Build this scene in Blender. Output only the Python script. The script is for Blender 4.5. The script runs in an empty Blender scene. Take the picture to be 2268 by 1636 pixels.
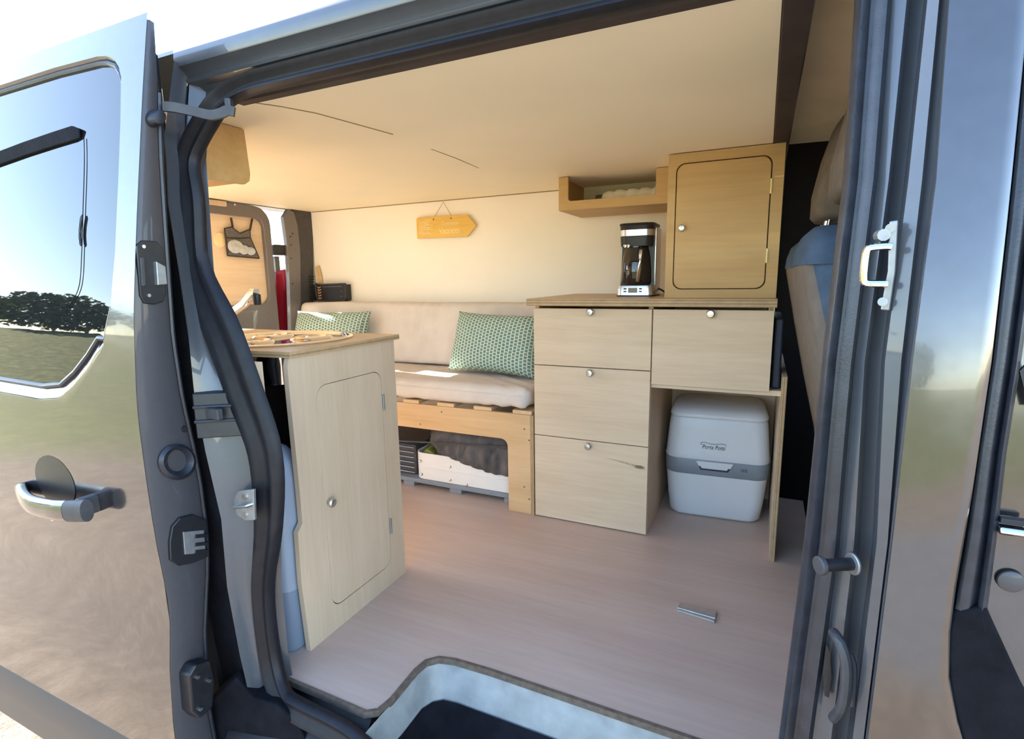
import bpy, bmesh, math, random
from mathutils import Vector, Matrix, noise
import numpy as np
random.seed(4)
R = math.radians
scn = bpy.context.scene
col = scn.collection
# ------------------------------------------------------------------ camera
W, H, F = 2268, 1636, 1183.058
YAW, PIT, ROL = R(25.1361691), R(9.69185101), R(-0.90666624)
CAM = Vector((0.0, -0.80, 0.939))
_fw = Vector((-math.sin(YAW)*math.cos(PIT), math.cos(YAW)*math.cos(PIT), -math.sin(PIT)))
_rt = Vector((math.cos(YAW), math.sin(YAW), 0)); _up = _rt.cross(_fw)
_r = math.cos(ROL)*_rt + math.sin(ROL)*_up
_u = -math.sin(ROL)*_rt + math.cos(ROL)*_up
cd = bpy.data.cameras.new('camera'); cam = bpy.data.objects.new('camera', cd); col.objects.link(cam)
cam.matrix_world = Matrix(((_r.x, _u.x, -_fw.x, CAM.x), (_r.y, _u.y, -_fw.y, CAM.y), (_r.z, _u.z, -_fw.z, CAM.z), (0, 0, 0, 1)))
cd.sensor_fit = 'HORIZONTAL'; cd.sensor_width = 36; cd.lens = 36*F/W; cd.clip_start = 0.02; cd.clip_end = 500
scn.camera = cam
# ------------------------------------------------------------------ sky, sun, exposure
SUN_EL, SUN_AZ = 31.5, 8.5       # the sun stands behind the van's tail, a little to its far side
wd = bpy.data.worlds.new('sky'); scn.world = wd; wd.use_nodes = True
nt = wd.node_tree; bgn = nt.nodes['Background']
sk = nt.nodes.new('ShaderNodeTexSky'); sk.sky_type = 'NISHITA'; sk.sun_disc = False
sk.sun_elevation = R(SUN_EL); sk.sun_rotation = R(-90+SUN_AZ); sk.air_density = 1.0; sk.dust_density = 0.25; sk.ozone_density = 1.0
nt.links.new(sk.outputs[0], bgn.inputs[0]); bgn.inputs[1].default_value = 0.32
sl = bpy.data.lights.new('sun', 'SUN'); sl.energy = 15.0; sl.angle = R(0.6); sl.color = (1.0, 0.93, 0.82)
so = bpy.data.objects.new('sun', sl); col.objects.link(so); so.location = (-6, 2, 6)
so.rotation_euler = Vector((math.cos(R(SUN_EL))*math.cos(R(SUN_AZ)), -math.cos(R(SUN_EL))*math.sin(R(SUN_AZ)), -math.sin(R(SUN_EL)))).to_track_quat('-Z', 'Y').to_euler()
scn.view_settings.view_transform = 'Standard'; scn.view_settings.look = 'None'
scn.view_settings.gamma = 1.0; scn.view_settings.use_curve_mapping = False
scn.view_settings.exposure = 1.6
scn.cycles.diffuse_bounces = 8; scn.cycles.max_bounces = 14

# ------------------------------------------------------------------ helpers
def at(u, v, ax, val):
    """photo pixel -> point where its ray meets the plane axis=val"""
    d = (u-W/2)/F*_r - (v-H/2)/F*_u + _fw
    return CAM + d*((val-CAM[ax])/d[ax])
PR = [(-.6,-.19),(-.25,-.20),(-.11,-.208),(-.08,-.201),(-.01,-.204),(.11,-.198),(.26,-.178),(.42,-.188),(.56,-.190),(.70,-.189),(.88,-.172),(1.05,-.145),(1.30,-.102),(1.45,-.074),(1.6,-.04)]
_pz = [a for a, b in PR]; _py = [b for a, b in PR]
def prof(z, off=0.0):
    s = 0.0
    for k in (-.04, -.02, 0, .02, .04): s += float(np.interp(z+k, _pz, _py))
    return s/5+off
def on_skin(u, v, off=0.0):
    y = -.15
    for i in range(30):
        p = at(u, v, 1, y); y = .5*y+.5*prof(p.z, off)
    return Vector((p.x, y, p.z))

def smooth(ang=35):
    def f(me):
        me.shade_smooth(); me.set_sharp_from_angle(angle=R(ang))
    return f
class MB:
    def __init__(s): s.v = []; s.f = []
    def add(s, vs, fs):
        o = len(s.v); s.v += [tuple(q) for q in vs]; s.f += [tuple(i+o for i in q) for q in fs]; return s
    def box(s, x0, x1, y0, y1, z0, z1):
        return s.add([(x0,y0,z0),(x1,y0,z0),(x1,y1,z0),(x0,y1,z0),(x0,y0,z1),(x1,y0,z1),(x1,y1,z1),(x0,y1,z1)],
                     [(0,3,2,1),(4,5,6,7),(0,1,5,4),(1,2,6,5),(2,3,7,6),(3,0,4,7)])
    def prism(s, poly, ax, a, b):
        """poly: 2D points in the plane of the two other axes (in xyz order), extruded on ax from a to b"""
        n = len(poly)
        def P(q, c):
            l = list(q); l.insert(ax, c); return tuple(l)
        vs = [P(q, a) for q in poly]+[P(q, b) for q in poly]
        fs = [tuple(range(n-1, -1, -1)), tuple(range(n, 2*n))]+[(i, (i+1) % n, n+(i+1) % n, n+i) for i in range(n)]
        return s.add(vs, fs)
    def plate(s, outer, inner, ax, a, b):
        """plate with a hole; both loops have the same number of points"""
        n = len(outer)
        def P(q, c):
            l = list(q); l.insert(ax, c); return tuple(l)
        vs = [P(q, a) for q in outer]+[P(q, a) for q in inner]+[P(q, b) for q in outer]+[P(q, b) for q in inner]
        fs = []
        for i in range(n):
            j = (i+1) % n
            fs += [(i, j, n+j, n+i), (2*n+j, 2*n+i, 3*n+i, 3*n+j), (i, 2*n+i, 2*n+j, j), (n+i, n+j, 3*n+j, 3*n+i)]
        return s.add(vs, fs)
    def loft(s, rings, closed=True, cap=True):
        n = len(rings[0]); vs = [q for r in rings for q in r]; fs = []
        for k in range(len(rings)-1):
            for i in range(n if closed else n-1):
                j = (i+1) % n; fs.append((k*n+i, k*n+j, (k+1)*n+j, (k+1)*n+i))
        if cap and closed: fs += [tuple(range(n-1, -1, -1)), tuple(range((len(rings)-1)*n, len(rings)*n))]
        return s.add(vs, fs)
    def sweep(s, path, sec, up=(0, 0, 1), scales=None, loop=False):
        path = [Vector(q) for q in path]; rings = []; up = Vector(up)
        for i, q in enumerate(path):
            a = path[i-1] if i else (path[-1] if loop else q)
            b = path[(i+1) % len(path)] if (i < len(path)-1 or loop) else q
            t = (b-a).normalized(); n1 = up.cross(t)
            if n1.length < 1e-4: n1 = Vector((1, 0, 0)).cross(t)
            n1.normalize(); n2 = t.cross(n1); k = scales[i] if scales else 1
            rings.append([q+n1*(x*k)+n2*(y*k) for x, y in sec])
        if loop: rings.append(rings[0])
        return s.loft(rings, True, not loop)
    def tube(s, path, r, n=10, up=(0, 0, 1), scales=None, loop=False):
        return s.sweep(path, [(r*math.cos(2*math.pi*i/n), r*math.sin(2*math.pi*i/n)) for i in range(n)], up, scales, loop)
    def lathe(s, prf, c, ax=2, n=24, sgn=1):
        """prf: (radius, height) pairs revolved round axis ax through c"""
        rings = []
        for r_, h in prf:
            ring = []
            for i in range(n):
                a = 2*math.pi*i/n; p = [r_*math.cos(a), r_*math.sin(a)]; p.insert(ax, h*sgn)
                ring.append((c[0]+p[0], c[1]+p[1], c[2]+p[2]))
            rings.append(ring)
        return s.loft(rings, True, True)
    def grid(s, nu, nv, fn):
        vs = [fn(i/nu, j/nv) for j in range(nv+1) for i in range(nu+1)]
        fs = [(j*(nu+1)+i, j*(nu+1)+i+1, (j+1)*(nu+1)+i+1, (j+1)*(nu+1)+i) for j in range(nv) for i in range(nu)]
        return s.add(vs, fs)
    def build(s, name, m, parent=None, bevel=0, ang=35, seg=2, fix=True, sub=0):
        me = bpy.data.meshes.new(name); me.from_pydata(s.v, [], s.f)
        if fix:
            bm = bmesh.new(); bm.from_mesh(me); bmesh.ops.recalc_face_normals(bm, faces=bm.faces[:]); bm.to_mesh(me); bm.free()
        me.shade_smooth(); me.set_sharp_from_angle(angle=R(ang))
        me.materials.append(m)
        o = bpy.data.objects.new(name, me); col.objects.link(o)
        if bevel:
            b = o.modifiers.new('bevel', 'BEVEL'); b.width = bevel; b.segments = seg; b.limit_method = 'ANGLE'; b.angle_limit = R(40); b.harden_normals = True
        if sub:
            b = o.modifiers.new('sub', 'SUBSURF'); b.levels = b.render_levels = sub
        if parent is not None: adopt(o, parent)
        return o
def wmat(o):
    m = Matrix.Translation(o.location) @ o.rotation_euler.to_matrix().to_4x4()
    if o.parent: return wmat(o.parent) @ o.matrix_parent_inverse @ m
    return m
def adopt(o, parent):
    o.parent = parent; o.matrix_parent_inverse = wmat(parent).inverted()
def tag(o, label, cat=None, group=None, kind=None):
    if label: o['label'] = label
    if cat: o['category'] = cat
    if group: o['group'] = group
    if kind: o['kind'] = kind
    return o
def thing(name, label, cat, loc, group=None):
    o = bpy.data.objects.new(name, None); o.empty_display_size = .05; col.objects.link(o); o.location = loc
    return tag(o, label, cat, group)
def rrect(a0, a1, b0, b1, r, n=5):
    """rounded rectangle loop; r one radius or four (a0b0, a1b0, a1b1, a0b1)"""
    rs = r if isinstance(r, (tuple, list)) else (r,)*4
    out = []
    for (ca, cb, rr, st) in ((a0, b0, rs[0], 180), (a1, b0, rs[1], 270), (a1, b1, rs[2], 0), (a0, b1, rs[3], 90)):
        ca += rr*(1 if ca == a0 else -1); cb += rr*(1 if cb == b0 else -1)
        for k in range(n+1):
            t = R(st+90*k/n); out.append((ca+rr*math.cos(t), cb+rr*math.sin(t)))
    return out
def text_mesh(body, size, name, m, origin, xdir, zdir, parent, align='CENTER', shear=0.0, ext=0.0004, sx=1.0):
    cu = bpy.data.curves.new(name, 'FONT'); cu.body = body; cu.size = size; cu.align_x = align; cu.align_y = 'CENTER'; cu.extrude = ext; cu.shear = shear; cu.resolution_u = 3
    o = bpy.data.objects.new(name+'_curve', cu); col.objects.link(o)
    bpy.context.view_layer.update()
    me = bpy.data.meshes.new_from_object(o.evaluated_get(bpy.context.evaluated_depsgraph_get()))
    bpy.data.objects.remove(o); bpy.data.curves.remove(cu)
    xd = Vector(xdir).normalized(); zd = Vector(zdir).normalized(); nd = xd.cross(zd)
    M = Matrix(((xd.x*sx, zd.x, nd.x, origin[0]), (xd.y*sx, zd.y, nd.y, origin[1]), (xd.z*sx, zd.z, nd.z, origin[2]), (0, 0, 0, 1)))
    me.transform(M); me.materials.clear(); me.materials.append(m); me.name = name
    t = bpy.data.objects.new(name, me); col.objects.link(t); adopt(t, parent); return t

# ------------------------------------------------------------------ materials
def nodes(name):
    m = bpy.data.materials.new(name); m.use_nodes = True; t = m.node_tree
    return m, t, t.nodes['Principled BSDF']
def coord(t, scale=(1, 1, 1), kind='Object', rot=(0, 0, 0)):
    tc = t.nodes.new('ShaderNodeTexCoord'); mp = t.nodes.new('ShaderNodeMapping')
    mp.inputs['Scale'].default_value = scale; mp.inputs['Rotation'].default_value = rot
    t.links.new(tc.outputs[kind], mp.inputs[0]); return mp.outputs[0]
def ntex(t, vec, scale, detail=4, rough=.55):
    n = t.nodes.new('ShaderNodeTexNoise'); n.inputs['Scale'].default_value = scale; n.inputs['Detail'].default_value = detail; n.inputs['Roughness'].default_value = rough
    t.links.new(vec, n.inputs['Vector']); return n.outputs[0]
def ramp(t, fac, stops):
    r = t.nodes.new('ShaderNodeValToRGB'); e = r.color_ramp.elements
    while len(e) < len(stops): e.new(.5)
    for k, (p, c) in enumerate(stops): e[k].position = p; e[k].color = (*c, 1)
    t.links.new(fac, r.inputs[0]); return r.outputs[0]
def mixc(t, fac, a, b, mode='MIX'):
    n = t.nodes.new('ShaderNodeMix'); n.data_type = 'RGBA'; n.blend_type = mode
    for sock, val in ((n.inputs[0], fac), (n.inputs[6], a), (n.inputs[7], b)):
        if isinstance(val, (int, float)): sock.default_value = val
        elif isinstance(val, tuple): sock.default_value = (*val, 1)
        else: t.links.new(val, sock)
    return n.outputs[2]
def bump(t, b, h, strength=.2, dist=.002):
    n = t.nodes.new('ShaderNodeBump'); n.inputs['Strength'].default_value = strength; n.inputs['Distance'].default_value = dist
    t.links.new(h, n.inputs['Height']); t.links.new(n.outputs[0], b.inputs['Normal'])
def plain(name, c, rough=.5, metal=0.0, var=.08, vs=30, bmp=0.0, bs=200, spec=.5, coat=0.0):
    m, t, b = nodes(name); b.inputs['Roughness'].default_value = rough; b.inputs['Metallic'].default_value = metal
    b.inputs['Specular IOR Level'].default_value = spec; b.inputs['Coat Weight'].default_value = coat; b.inputs['Coat Roughness'].default_value = .04
    v = coord(t); n = ntex(t, v, vs, 3)
    t.links.new(ramp(t, n, [(.3, tuple(x*(1-var) for x in c)), (.7, tuple(min(1, x*(1+var)) for x in c))]), b.inputs['Base Color'])
    if bmp: bump(t, b, ntex(t, v, bs, 2), bmp)
    return m
def wood(name, c1, c2, grain='X', rough=.5, freq=1.0, knots=0.0, spec=.35):
    m, t, b = nodes(name); b.inputs['Roughness'].default_value = rough; b.inputs['Specular IOR Level'].default_value = spec
    sc = {'X': (1.6, 22, 22), 'Y': (22, 1.6, 22), 'Z': (22, 22, 1.6)}[grain]
    v = coord(t, tuple(q*freq for q in sc))
    n1 = ntex(t, v, 1.0, 5, .6); n2 = ntex(t, v, 6.0, 4, .6)
    base = ramp(t, n1, [(.32, c1), (.5, tuple((p+q)/2 for p, q in zip(c1, c2))), (.68, c2)])
    fine = ramp(t, n2, [(.35, (.90, .885, .87)), (.65, (1, 1, 1))])
    out = mixc(t, .7, base, fine, 'MULTIPLY')
    big = ramp(t, ntex(t, coord(t), 2.2, 2), [(.35, (.93, .93, .93)), (.65, (1, 1, 1))])
    out = mixc(t, 1.0, out, big, 'MULTIPLY')
    t.links.new(out, b.inputs['Base Color']); bump(t, b, n2, .08, .001)
    return m
def ply_edge(name, ax, freq):
    m, t, b = nodes(name); b.inputs['Roughness'].default_value = .6
    sep = t.nodes.new('ShaderNodeSeparateXYZ'); tc = t.nodes.new('ShaderNodeTexCoord'); t.links.new(tc.outputs['Object'], sep.inputs[0])
    mu = t.nodes.new('ShaderNodeMath'); mu.operation = 'MULTIPLY'; mu.inputs[1].default_value = freq; t.links.new(sep.outputs['XYZ'.index(ax)], mu.inputs[0])
    sn = t.nodes.new('ShaderNodeMath'); sn.operation = 'SINE'; t.links.new(mu.outputs[0], sn.inputs[0])
    ad = t.nodes.new('ShaderNodeMath'); ad.operation = 'MULTIPLY_ADD'; ad.inputs[1].default_value = .5; ad.inputs[2].default_value = .5; t.links.new(sn.outputs[0], ad.inputs[0])
    c = ramp(t, ad.outputs[0], [(.25, (.34, .22, .11)), (.6, (.50, .35, .19))])
    g = ramp(t, ntex(t, coord(t, (40, 40, 40)), 1, 3), [(.3, (.8, .8, .8)), (.7, (1, 1, 1))])
    t.links.new(mixc(t, 1.0, c, g, 'MULTIPLY'), b.inputs['Base Color']); return m

M = {}
def paint(name, c, metal, rough, coat=1.0):
    m, t, b = nodes(name); b.inputs['Metallic'].default_value = metal; b.inputs['Roughness'].default_value = rough
    b.inputs['Coat Weight'].default_value = coat; b.inputs['Coat Roughness'].default_value = .03; b.inputs['Coat IOR'].default_value = 1.6
    fl = ntex(t, coord(t), 60, 1)
    t.links.new(ramp(t, fl, [(.3, tuple(x*.97 for x in c)), (.7, tuple(x*1.03 for x in c))]), b.inputs['Base Color'])
    dirt = ramp(t, ntex(t, coord(t), 14, 5, .65), [(.45, (rough,)*3), (.8, (rough+.12,)*3)])
    t.links.new(dirt, b.inputs['Roughness']); return m
M['paint'] = paint('grey_metallic_paint', (.135, .13, .132), .85, .15, .45)
M['jamb'] = paint('grey_jamb_paint', (.075, .082, .096), .2, .36, .45)
M['edge'] = paint('dark_door_edge_paint', (.060, .057, .064), .1, .48, .2)
M['doorgrey'] = paint('grey_inner_paint', (.15, .14, .145), .2, .4, .4)
M['steppaint'] = plain('pale_grey_step_paint', (.29, .31, .31), .45, 0, .18, 18, .1, 60)
M['rubber'] = plain('black_rubber_sky_lit', (.020, .023, .032), .36, 0, .3, 40, .15, 300, .55)  # base lifted towards blue for the sky reflected in the front seal
M['seal'] = plain('matt_black_seal_shaded', (.009, .009, .013), .5, 0, .3, 40, .15, 300, .35)  # darker copy of the rubber, for the rear seal without sky reflection
M['plastic'] = plain('black_plastic', (.014, .014, .017), .38, 0, .2, 60, .1, 500, .5)
M['mat'] = plain('black_step_mat', (.007, .0075, .011), .8, 0, .35, 25, .4, 220, .12)
M['trimplastic'] = plain('dark_grey_plastic', (.05, .05, .055), .55, 0, .2, 40, .1, 500)
M['glass'] = None
m, t, b = nodes('tinted_window_glass'); b.inputs['Base Color'].default_value = (.012, .013, .014, 1); b.inputs['Roughness'].default_value = .015; b.inputs['IOR'].default_value = 1.6
M['glass'] = m
M['steel'] = plain('brushed_steel', (.62, .62, .63), .28, 1, .06, 60)
M['chrome'] = plain('polished_chrome', (.82, .82, .84), .06, 1, .02, 10)
M['zinc'] = plain('zinc_plated_steel', (.36, .37, .38), .45, .8, .12, 60)
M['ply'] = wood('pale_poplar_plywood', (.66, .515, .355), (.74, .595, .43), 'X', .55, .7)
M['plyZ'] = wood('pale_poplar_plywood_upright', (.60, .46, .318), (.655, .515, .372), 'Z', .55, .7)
M['plywarm'] = wood('warm_oiled_plywood', (.55, .35, .145), (.63, .425, .19), 'X', .5, .55)
M['top'] = wood('oiled_worktop_plywood', (.55, .375, .195), (.65, .46, .26), 'X', .38, .6)
M['pine'] = wood('bench_pine_board', (.62, .40, .20), (.76, .53, .30), 'X', .5, .5)
M['pineY'] = wood('bench_slat_pine', (.62, .42, .22), (.74, .54, .32), 'Y', .55, .5)
M['panel'] = wood('rear_window_plywood', (.76, .58, .40), (.84, .68, .50), 'Y', .5, .5)
M['edgeZ'] = ply_edge('layered_plywood_edge', 'Z', 620)
M['edgeX'] = ply_edge('layered_plywood_edge_upright', 'X', 900)
M['groove'] = plain('routed_groove', (.16, .10, .05), .8)
M['floor'] = wood('greige_vinyl_floor', (.52, .40, .335), (.58, .46, .39), 'X', .42, .55, spec=.4)
M['ceil'] = plain('cream_ceiling_board', (.92, .83, .62), .6, 0, .02, 3)
M['wall'] = plain('cream_wall_board', (.90, .86, .77), .65, 0, .02, 3)
M['seam'] = plain('ceiling_joint', (.30, .22, .12), .8)
M['cushion'] = plain('beige_canvas', (.66, .60, .54), .9, 0, .05, 12, .25, 700, .2)
M['white'] = plain('white_plastic', (.66, .68, .71), .38, 0, .02, 6)
M['whitemetal'] = plain('white_enamelled_metal', (.80, .79, .76), .35, 0, .03, 10)
M['greyplastic'] = plain('blue_grey_plastic', (.22, .25, .29), .45, 0, .05, 10)
M['ink'] = plain('dark_print', (.03, .03, .035), .6)
M['seatblue'] = plain('blue_grey_seat_cloth', (.055, .085, .13), .9, 0, .15, 30, .3, 600, .2)
M['seatgrey'] = plain('taupe_seat_cloth', (.15, .125, .105), .9, 0, .12, 30, .3, 600, .2)
M['headliner'] = plain('beige_headliner', (.74, .61, .40), .95, 0, .08, 5, .2, 300, .1)
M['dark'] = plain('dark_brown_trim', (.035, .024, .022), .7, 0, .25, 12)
M['darkcloth'] = plain('dark_grey_nylon_cloth', (.11, .10, .098), .8, 0, .3, 14, .3, 120, .3)
M['navy'] = plain('navy_plastic', (.022, .032, .065), .5, 0, .2, 10)
M['sign'] = wood('golden_stained_wood', (.76, .48, .10), (.84, .57, .15), 'X', .5, .8)
M['signprint'] = plain('pale_yellow_print', (.93, .80, .42), .6)
M['string'] = plain('jute_string', (.38, .30, .20), .9)
M['jerry'] = plain('translucent_blue_plastic', (.30, .345, .43), .35, 0, .04, 8)
M['water'] = plain('blue_water_fill', (.19, .235, .31), .3, 0, .04, 8)
M['lcd'] = plain('grey_lcd', (.20, .21, .19), .2)
M['amber'] = plain('dark_glass_carafe', (.012, .010, .010), .04, 0, .1, 10, spec=.7)
M['clear'] = plain('clear_bottle_plastic', (.78, .74, .62), .12, 0, .05, 30, spec=.7)
M['mesh'] = plain('grey_net_cloth', (.13, .125, .13), .85, 0, .5, 160)
M['bagwhite'] = plain('white_plastic_bags', (.52, .56, .60), .5, 0, .15, 60)
M['green'] = plain('green_liner', (.30, .33, .06), .7, 0, .2, 40)
M['leather'] = plain('tan_leather', (.42, .25, .12), .7)
m, t, b = nodes('red_lamp_lens'); b.inputs['Base Color'].default_value = (.16, .006, .014, 1); b.inputs['Roughness'].default_value = .15; b.inputs['Transmission Weight'].default_value = .3; b.inputs['IOR'].default_value = 1.3
M['red'] = m
# pillow: woven grid of small green blocks on an off-white ground
m, t, b = nodes('green_block_print'); b.inputs['Roughness'].default_value = .9; b.inputs['Specular IOR Level'].default_value = .2
br = t.nodes.new('ShaderNodeTexBrick'); br.offset = .5; br.inputs['Scale'].default_value = 1.0; br.inputs['Brick Width'].default_value = 1.0; br.inputs['Row Height'].default_value = 1.0
br.inputs['Mortar Size'].default_value = .10; br.inputs['Mortar Smooth'].default_value = .0; br.inputs['Bias'].default_value = -.2
br.inputs['Color1'].default_value = (.13, .24, .19, 1); br.inputs['Color2'].default_value = (.17, .29, .235, 1); br.inputs['Mortar'].default_value = (.66, .72, .64, 1)
t.links.new(coord(t, (23, 28, 1), 'UV', (0, 0, R(90))), br.inputs['Vector']); t.links.new(br.outputs[0], b.inputs['Base Color'])
M['pillow'] = m
# ground: dirt lane with the shadow by the van painted grey, meadow beyond
m, t, b = nodes('dirt_lane_and_meadow'); b.inputs['Roughness'].default_value = .95
tc = t.nodes.new('ShaderNodeTexCoord'); sp = t.nodes.new('ShaderNodeSeparateXYZ'); t.links.new(tc.outputs['Object'], sp.inputs[0])
a1 = t.nodes.new('ShaderNodeMath'); a1.operation = 'MULTIPLY_ADD'; a1.inputs[1].default_value = .53; t.links.new(sp.outputs[0], a1.inputs[0]); t.links.new(sp.outputs[1], a1.inputs[2])
nz = ntex(t, coord(t), .9, 4)
a2 = t.nodes.new('ShaderNodeMath'); a2.operation = 'MULTIPLY_ADD'; a2.inputs[1].default_value = 2.6; t.links.new(nz, a2.inputs[0]); t.links.new(a1.outputs[0], a2.inputs[2])
a3 = t.nodes.new('ShaderNodeMapRange'); a3.inputs['From Min'].default_value = -4.4; a3.inputs['From Max'].default_value = -3.4; t.links.new(a2.outputs[0], a3.inputs[0])
dirt = ramp(t, ntex(t, coord(t), 9, 8, .7), [(.3, (.09, .064, .044)), (.5, (.18, .136, .096)), (.72, (.30, .244, .185))])
grass = ramp(t, ntex(t, coord(t), 5, 8, .75), [(.3, (.055, .062, .016)), (.5, (.125, .13, .038)), (.72, (.26, .235, .085))])
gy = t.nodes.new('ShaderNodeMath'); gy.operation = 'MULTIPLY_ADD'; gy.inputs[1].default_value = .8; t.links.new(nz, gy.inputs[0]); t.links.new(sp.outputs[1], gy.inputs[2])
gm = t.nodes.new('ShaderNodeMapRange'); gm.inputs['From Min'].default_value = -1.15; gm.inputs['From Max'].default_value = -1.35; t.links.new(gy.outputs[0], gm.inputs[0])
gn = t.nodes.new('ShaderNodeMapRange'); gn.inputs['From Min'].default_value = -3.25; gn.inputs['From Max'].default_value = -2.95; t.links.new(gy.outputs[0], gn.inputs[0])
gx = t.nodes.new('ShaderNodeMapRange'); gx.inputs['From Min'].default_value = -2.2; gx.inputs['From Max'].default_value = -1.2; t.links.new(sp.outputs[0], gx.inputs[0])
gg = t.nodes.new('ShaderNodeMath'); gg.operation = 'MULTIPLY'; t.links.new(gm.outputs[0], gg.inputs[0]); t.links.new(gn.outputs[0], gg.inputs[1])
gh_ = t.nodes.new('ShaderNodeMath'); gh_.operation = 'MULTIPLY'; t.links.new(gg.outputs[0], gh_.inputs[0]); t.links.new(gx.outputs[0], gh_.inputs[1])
shadow_grey = ramp(t, ntex(t, coord(t), 40, 6, .7), [(.3, (.10, .10, .105)), (.7, (.22, .215, .215))])  # cast shadow beside the van, put into the ground colour as a band
t.links.new(mixc(t, gh_.outputs[0], mixc(t, a3.outputs[0], grass, dirt), shadow_grey), b.inputs['Base Color']); bump(t, b, ntex(t, coord(t), 30, 6, .7), .8, .03)
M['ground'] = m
M['leaf'] = plain('dull_green_leaves', (.11, .125, .055), .7, 0, .45, 8)
M['blossom'] = plain('pale_blossom', (.66, .62, .56), .8)
M['bark'] = plain('grey_bark', (.16, .13, .10), .9)

# ================================================================== ground
GZ = -.58
def gh(x, y):
    """lane is level; the meadow climbs gently away from it"""
    d = -(y+.53*x+5.2)/1.13
    t_ = min(1, max(0, d/16)); return GZ+2.0*t_*t_*(3-2*t_)
_gs = [math.copysign(abs(q)**2.2*120, q) for q in [k/45-1 for k in range(91)]]
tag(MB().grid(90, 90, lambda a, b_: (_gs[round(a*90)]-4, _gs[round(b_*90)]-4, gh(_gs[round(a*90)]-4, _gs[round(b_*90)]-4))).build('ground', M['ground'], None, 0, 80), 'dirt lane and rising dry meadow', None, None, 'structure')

# ================================================================== van shell (setting)
CZ = 1.333        # ceiling height
WY = 1.60         # far side wall
# floor with the step cut out of its door side
fl = [(-2.399, 0.02), (-1.10, 0.02), (-1.02, 0.0), (-.745, -.004), (-.722, .012), (-.715, .05), (-.718, .15), (-.712, .185), (-.69, .208), (-.65, .218), (-.55, .222), (.20, .215), (.20, WY+.03), (-2.399, WY+.03)]
floor = tag(MB().prism(fl, 2, -.016, 0).build('floor', M['floor'], None, .0015), 'greige wood-look vinyl floor with a step cut-out at the sliding door', None, None, 'structure')
edge = [(x, y, -.004) for x, y in fl[2:12]]
MB().sweep(edge, [(-.004, -.010), (.005, -.010), (.005, .0055), (-.004, .0055)]).build('floor_edging', plain('worn_brown_edging', (.13, .10, .078), .6, 0, .3, 60), floor)
# ceiling: two boards meeting at a bowed joint
seam = [at(u, v, 2, CZ) for u, v in ((505, 219), (530, 222), (620, 235), (700, 250), (780, 272), (870, 297), (955, 330), (1060, 372))]
ceil = tag(MB().box(-2.42, 0.0, .085, WY+.02, CZ, CZ+.012).build('ceiling', M['ceil']), 'cream ceiling boards of the van', None, None, 'structure')
MB().tube([q+Vector((0, 0, .0004)) for q in seam[:6]], .0022, 6).build('ceiling_joint', M['seam'], ceil)
MB().tube([seam[6]+Vector((0, 0, .0004)), at(1010, 350, 2, CZ), seam[7]+Vector((0, 0, .0004))], .0016, 6).build('ceiling_joint', M['seam'], ceil)
wf = tag(MB().box(-2.42, .045, WY, WY+.015, 0, CZ).build('wall_far', M['wall']), 'cream board wall of the van behind the bench', None, None, 'structure')
MB().box(-2.38, -.80, WY-.0025, WY+.001, CZ-.004, CZ).build('wall_joint', M['seam'], wf)
# near side wall behind the opened sliding door
tag(MB().box(-2.50, -1.20, -.01, .005, 0, CZ+.02).build('wall_near', M['wall']), 'cream board wall of the van behind the sink cabinet', None, None, 'structure')

# ================================================================== van body
van = thing('van_body', 'grey metallic camper van body around the open sliding door', 'van', (-.5, -.05, GZ))
def B(name, mb, m, bevel=0, label=None, parent=van, ang=35, **k):
    o = mb.build(name, m, parent, bevel, ang, **k)
    if label: o['label'] = label
    return o
# outer roof, far side, tail and cab shell
B('roof_panel', MB().loft([[(x, y, z) for y, z in ((.10, 1.478), (.20, 1.495), (.8, 1.52), (1.5, 1.495), (1.70, 1.44), (1.75, 1.2), (1.76, .7), (1.75, -.25), (1.74, -.25), (1.74, .7), (1.74, 1.2), (1.69, 1.43), (1.49, 1.48), (.8, 1.505), (.2, 1.485), (.10, 1.47))] for x in (-2.56, 1.35)]), M['paint'])
B('side_panel', MB().grid(10, 20, lambda a, b_: (-2.56+1.36*a, prof(-.28+1.66*b_, float(np.interp(-.28+1.66*b_, [.6, 1.0, 1.2, 1.3], [.115, .085, .085, .065]))), -.28+1.66*b_)), M['paint'])
# header over the side door: gutter lip, shoulder and channel, one profile along the roof edge
hp = [(.12, 1.484), (.075, 1.472), (.04, 1.455), (.022, 1.440), (.012, 1.422), (.010, 1.406), (.014, 1.392), (.030, 1.384), (.036, 1.377), (.030, 1.371), (.034, 1.366), (.052, 1.362), (.060, 1.352), (.058, 1.342), (.075, 1.330), (.085, 1.333), (.085, 1.36), (.12, 1.47)]
B('roof_rail', MB().loft([[(x, y, z) for y, z in hp] for x in (-1.16, -1.0, -.6, -.2, .24, 1.3)]), M['jamb'], 0, 'dark grey roof rail with a gutter lip above the opening')
B('header_trim', MB().loft([[(x, y, z) for y, z in ((.058, 1.340), (.070, 1.322), (.092, 1.322), (.098, CZ), (.07, 1.345))] for x in (-1.06, -.9, -.4, .06)]), M['dark'])
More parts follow.
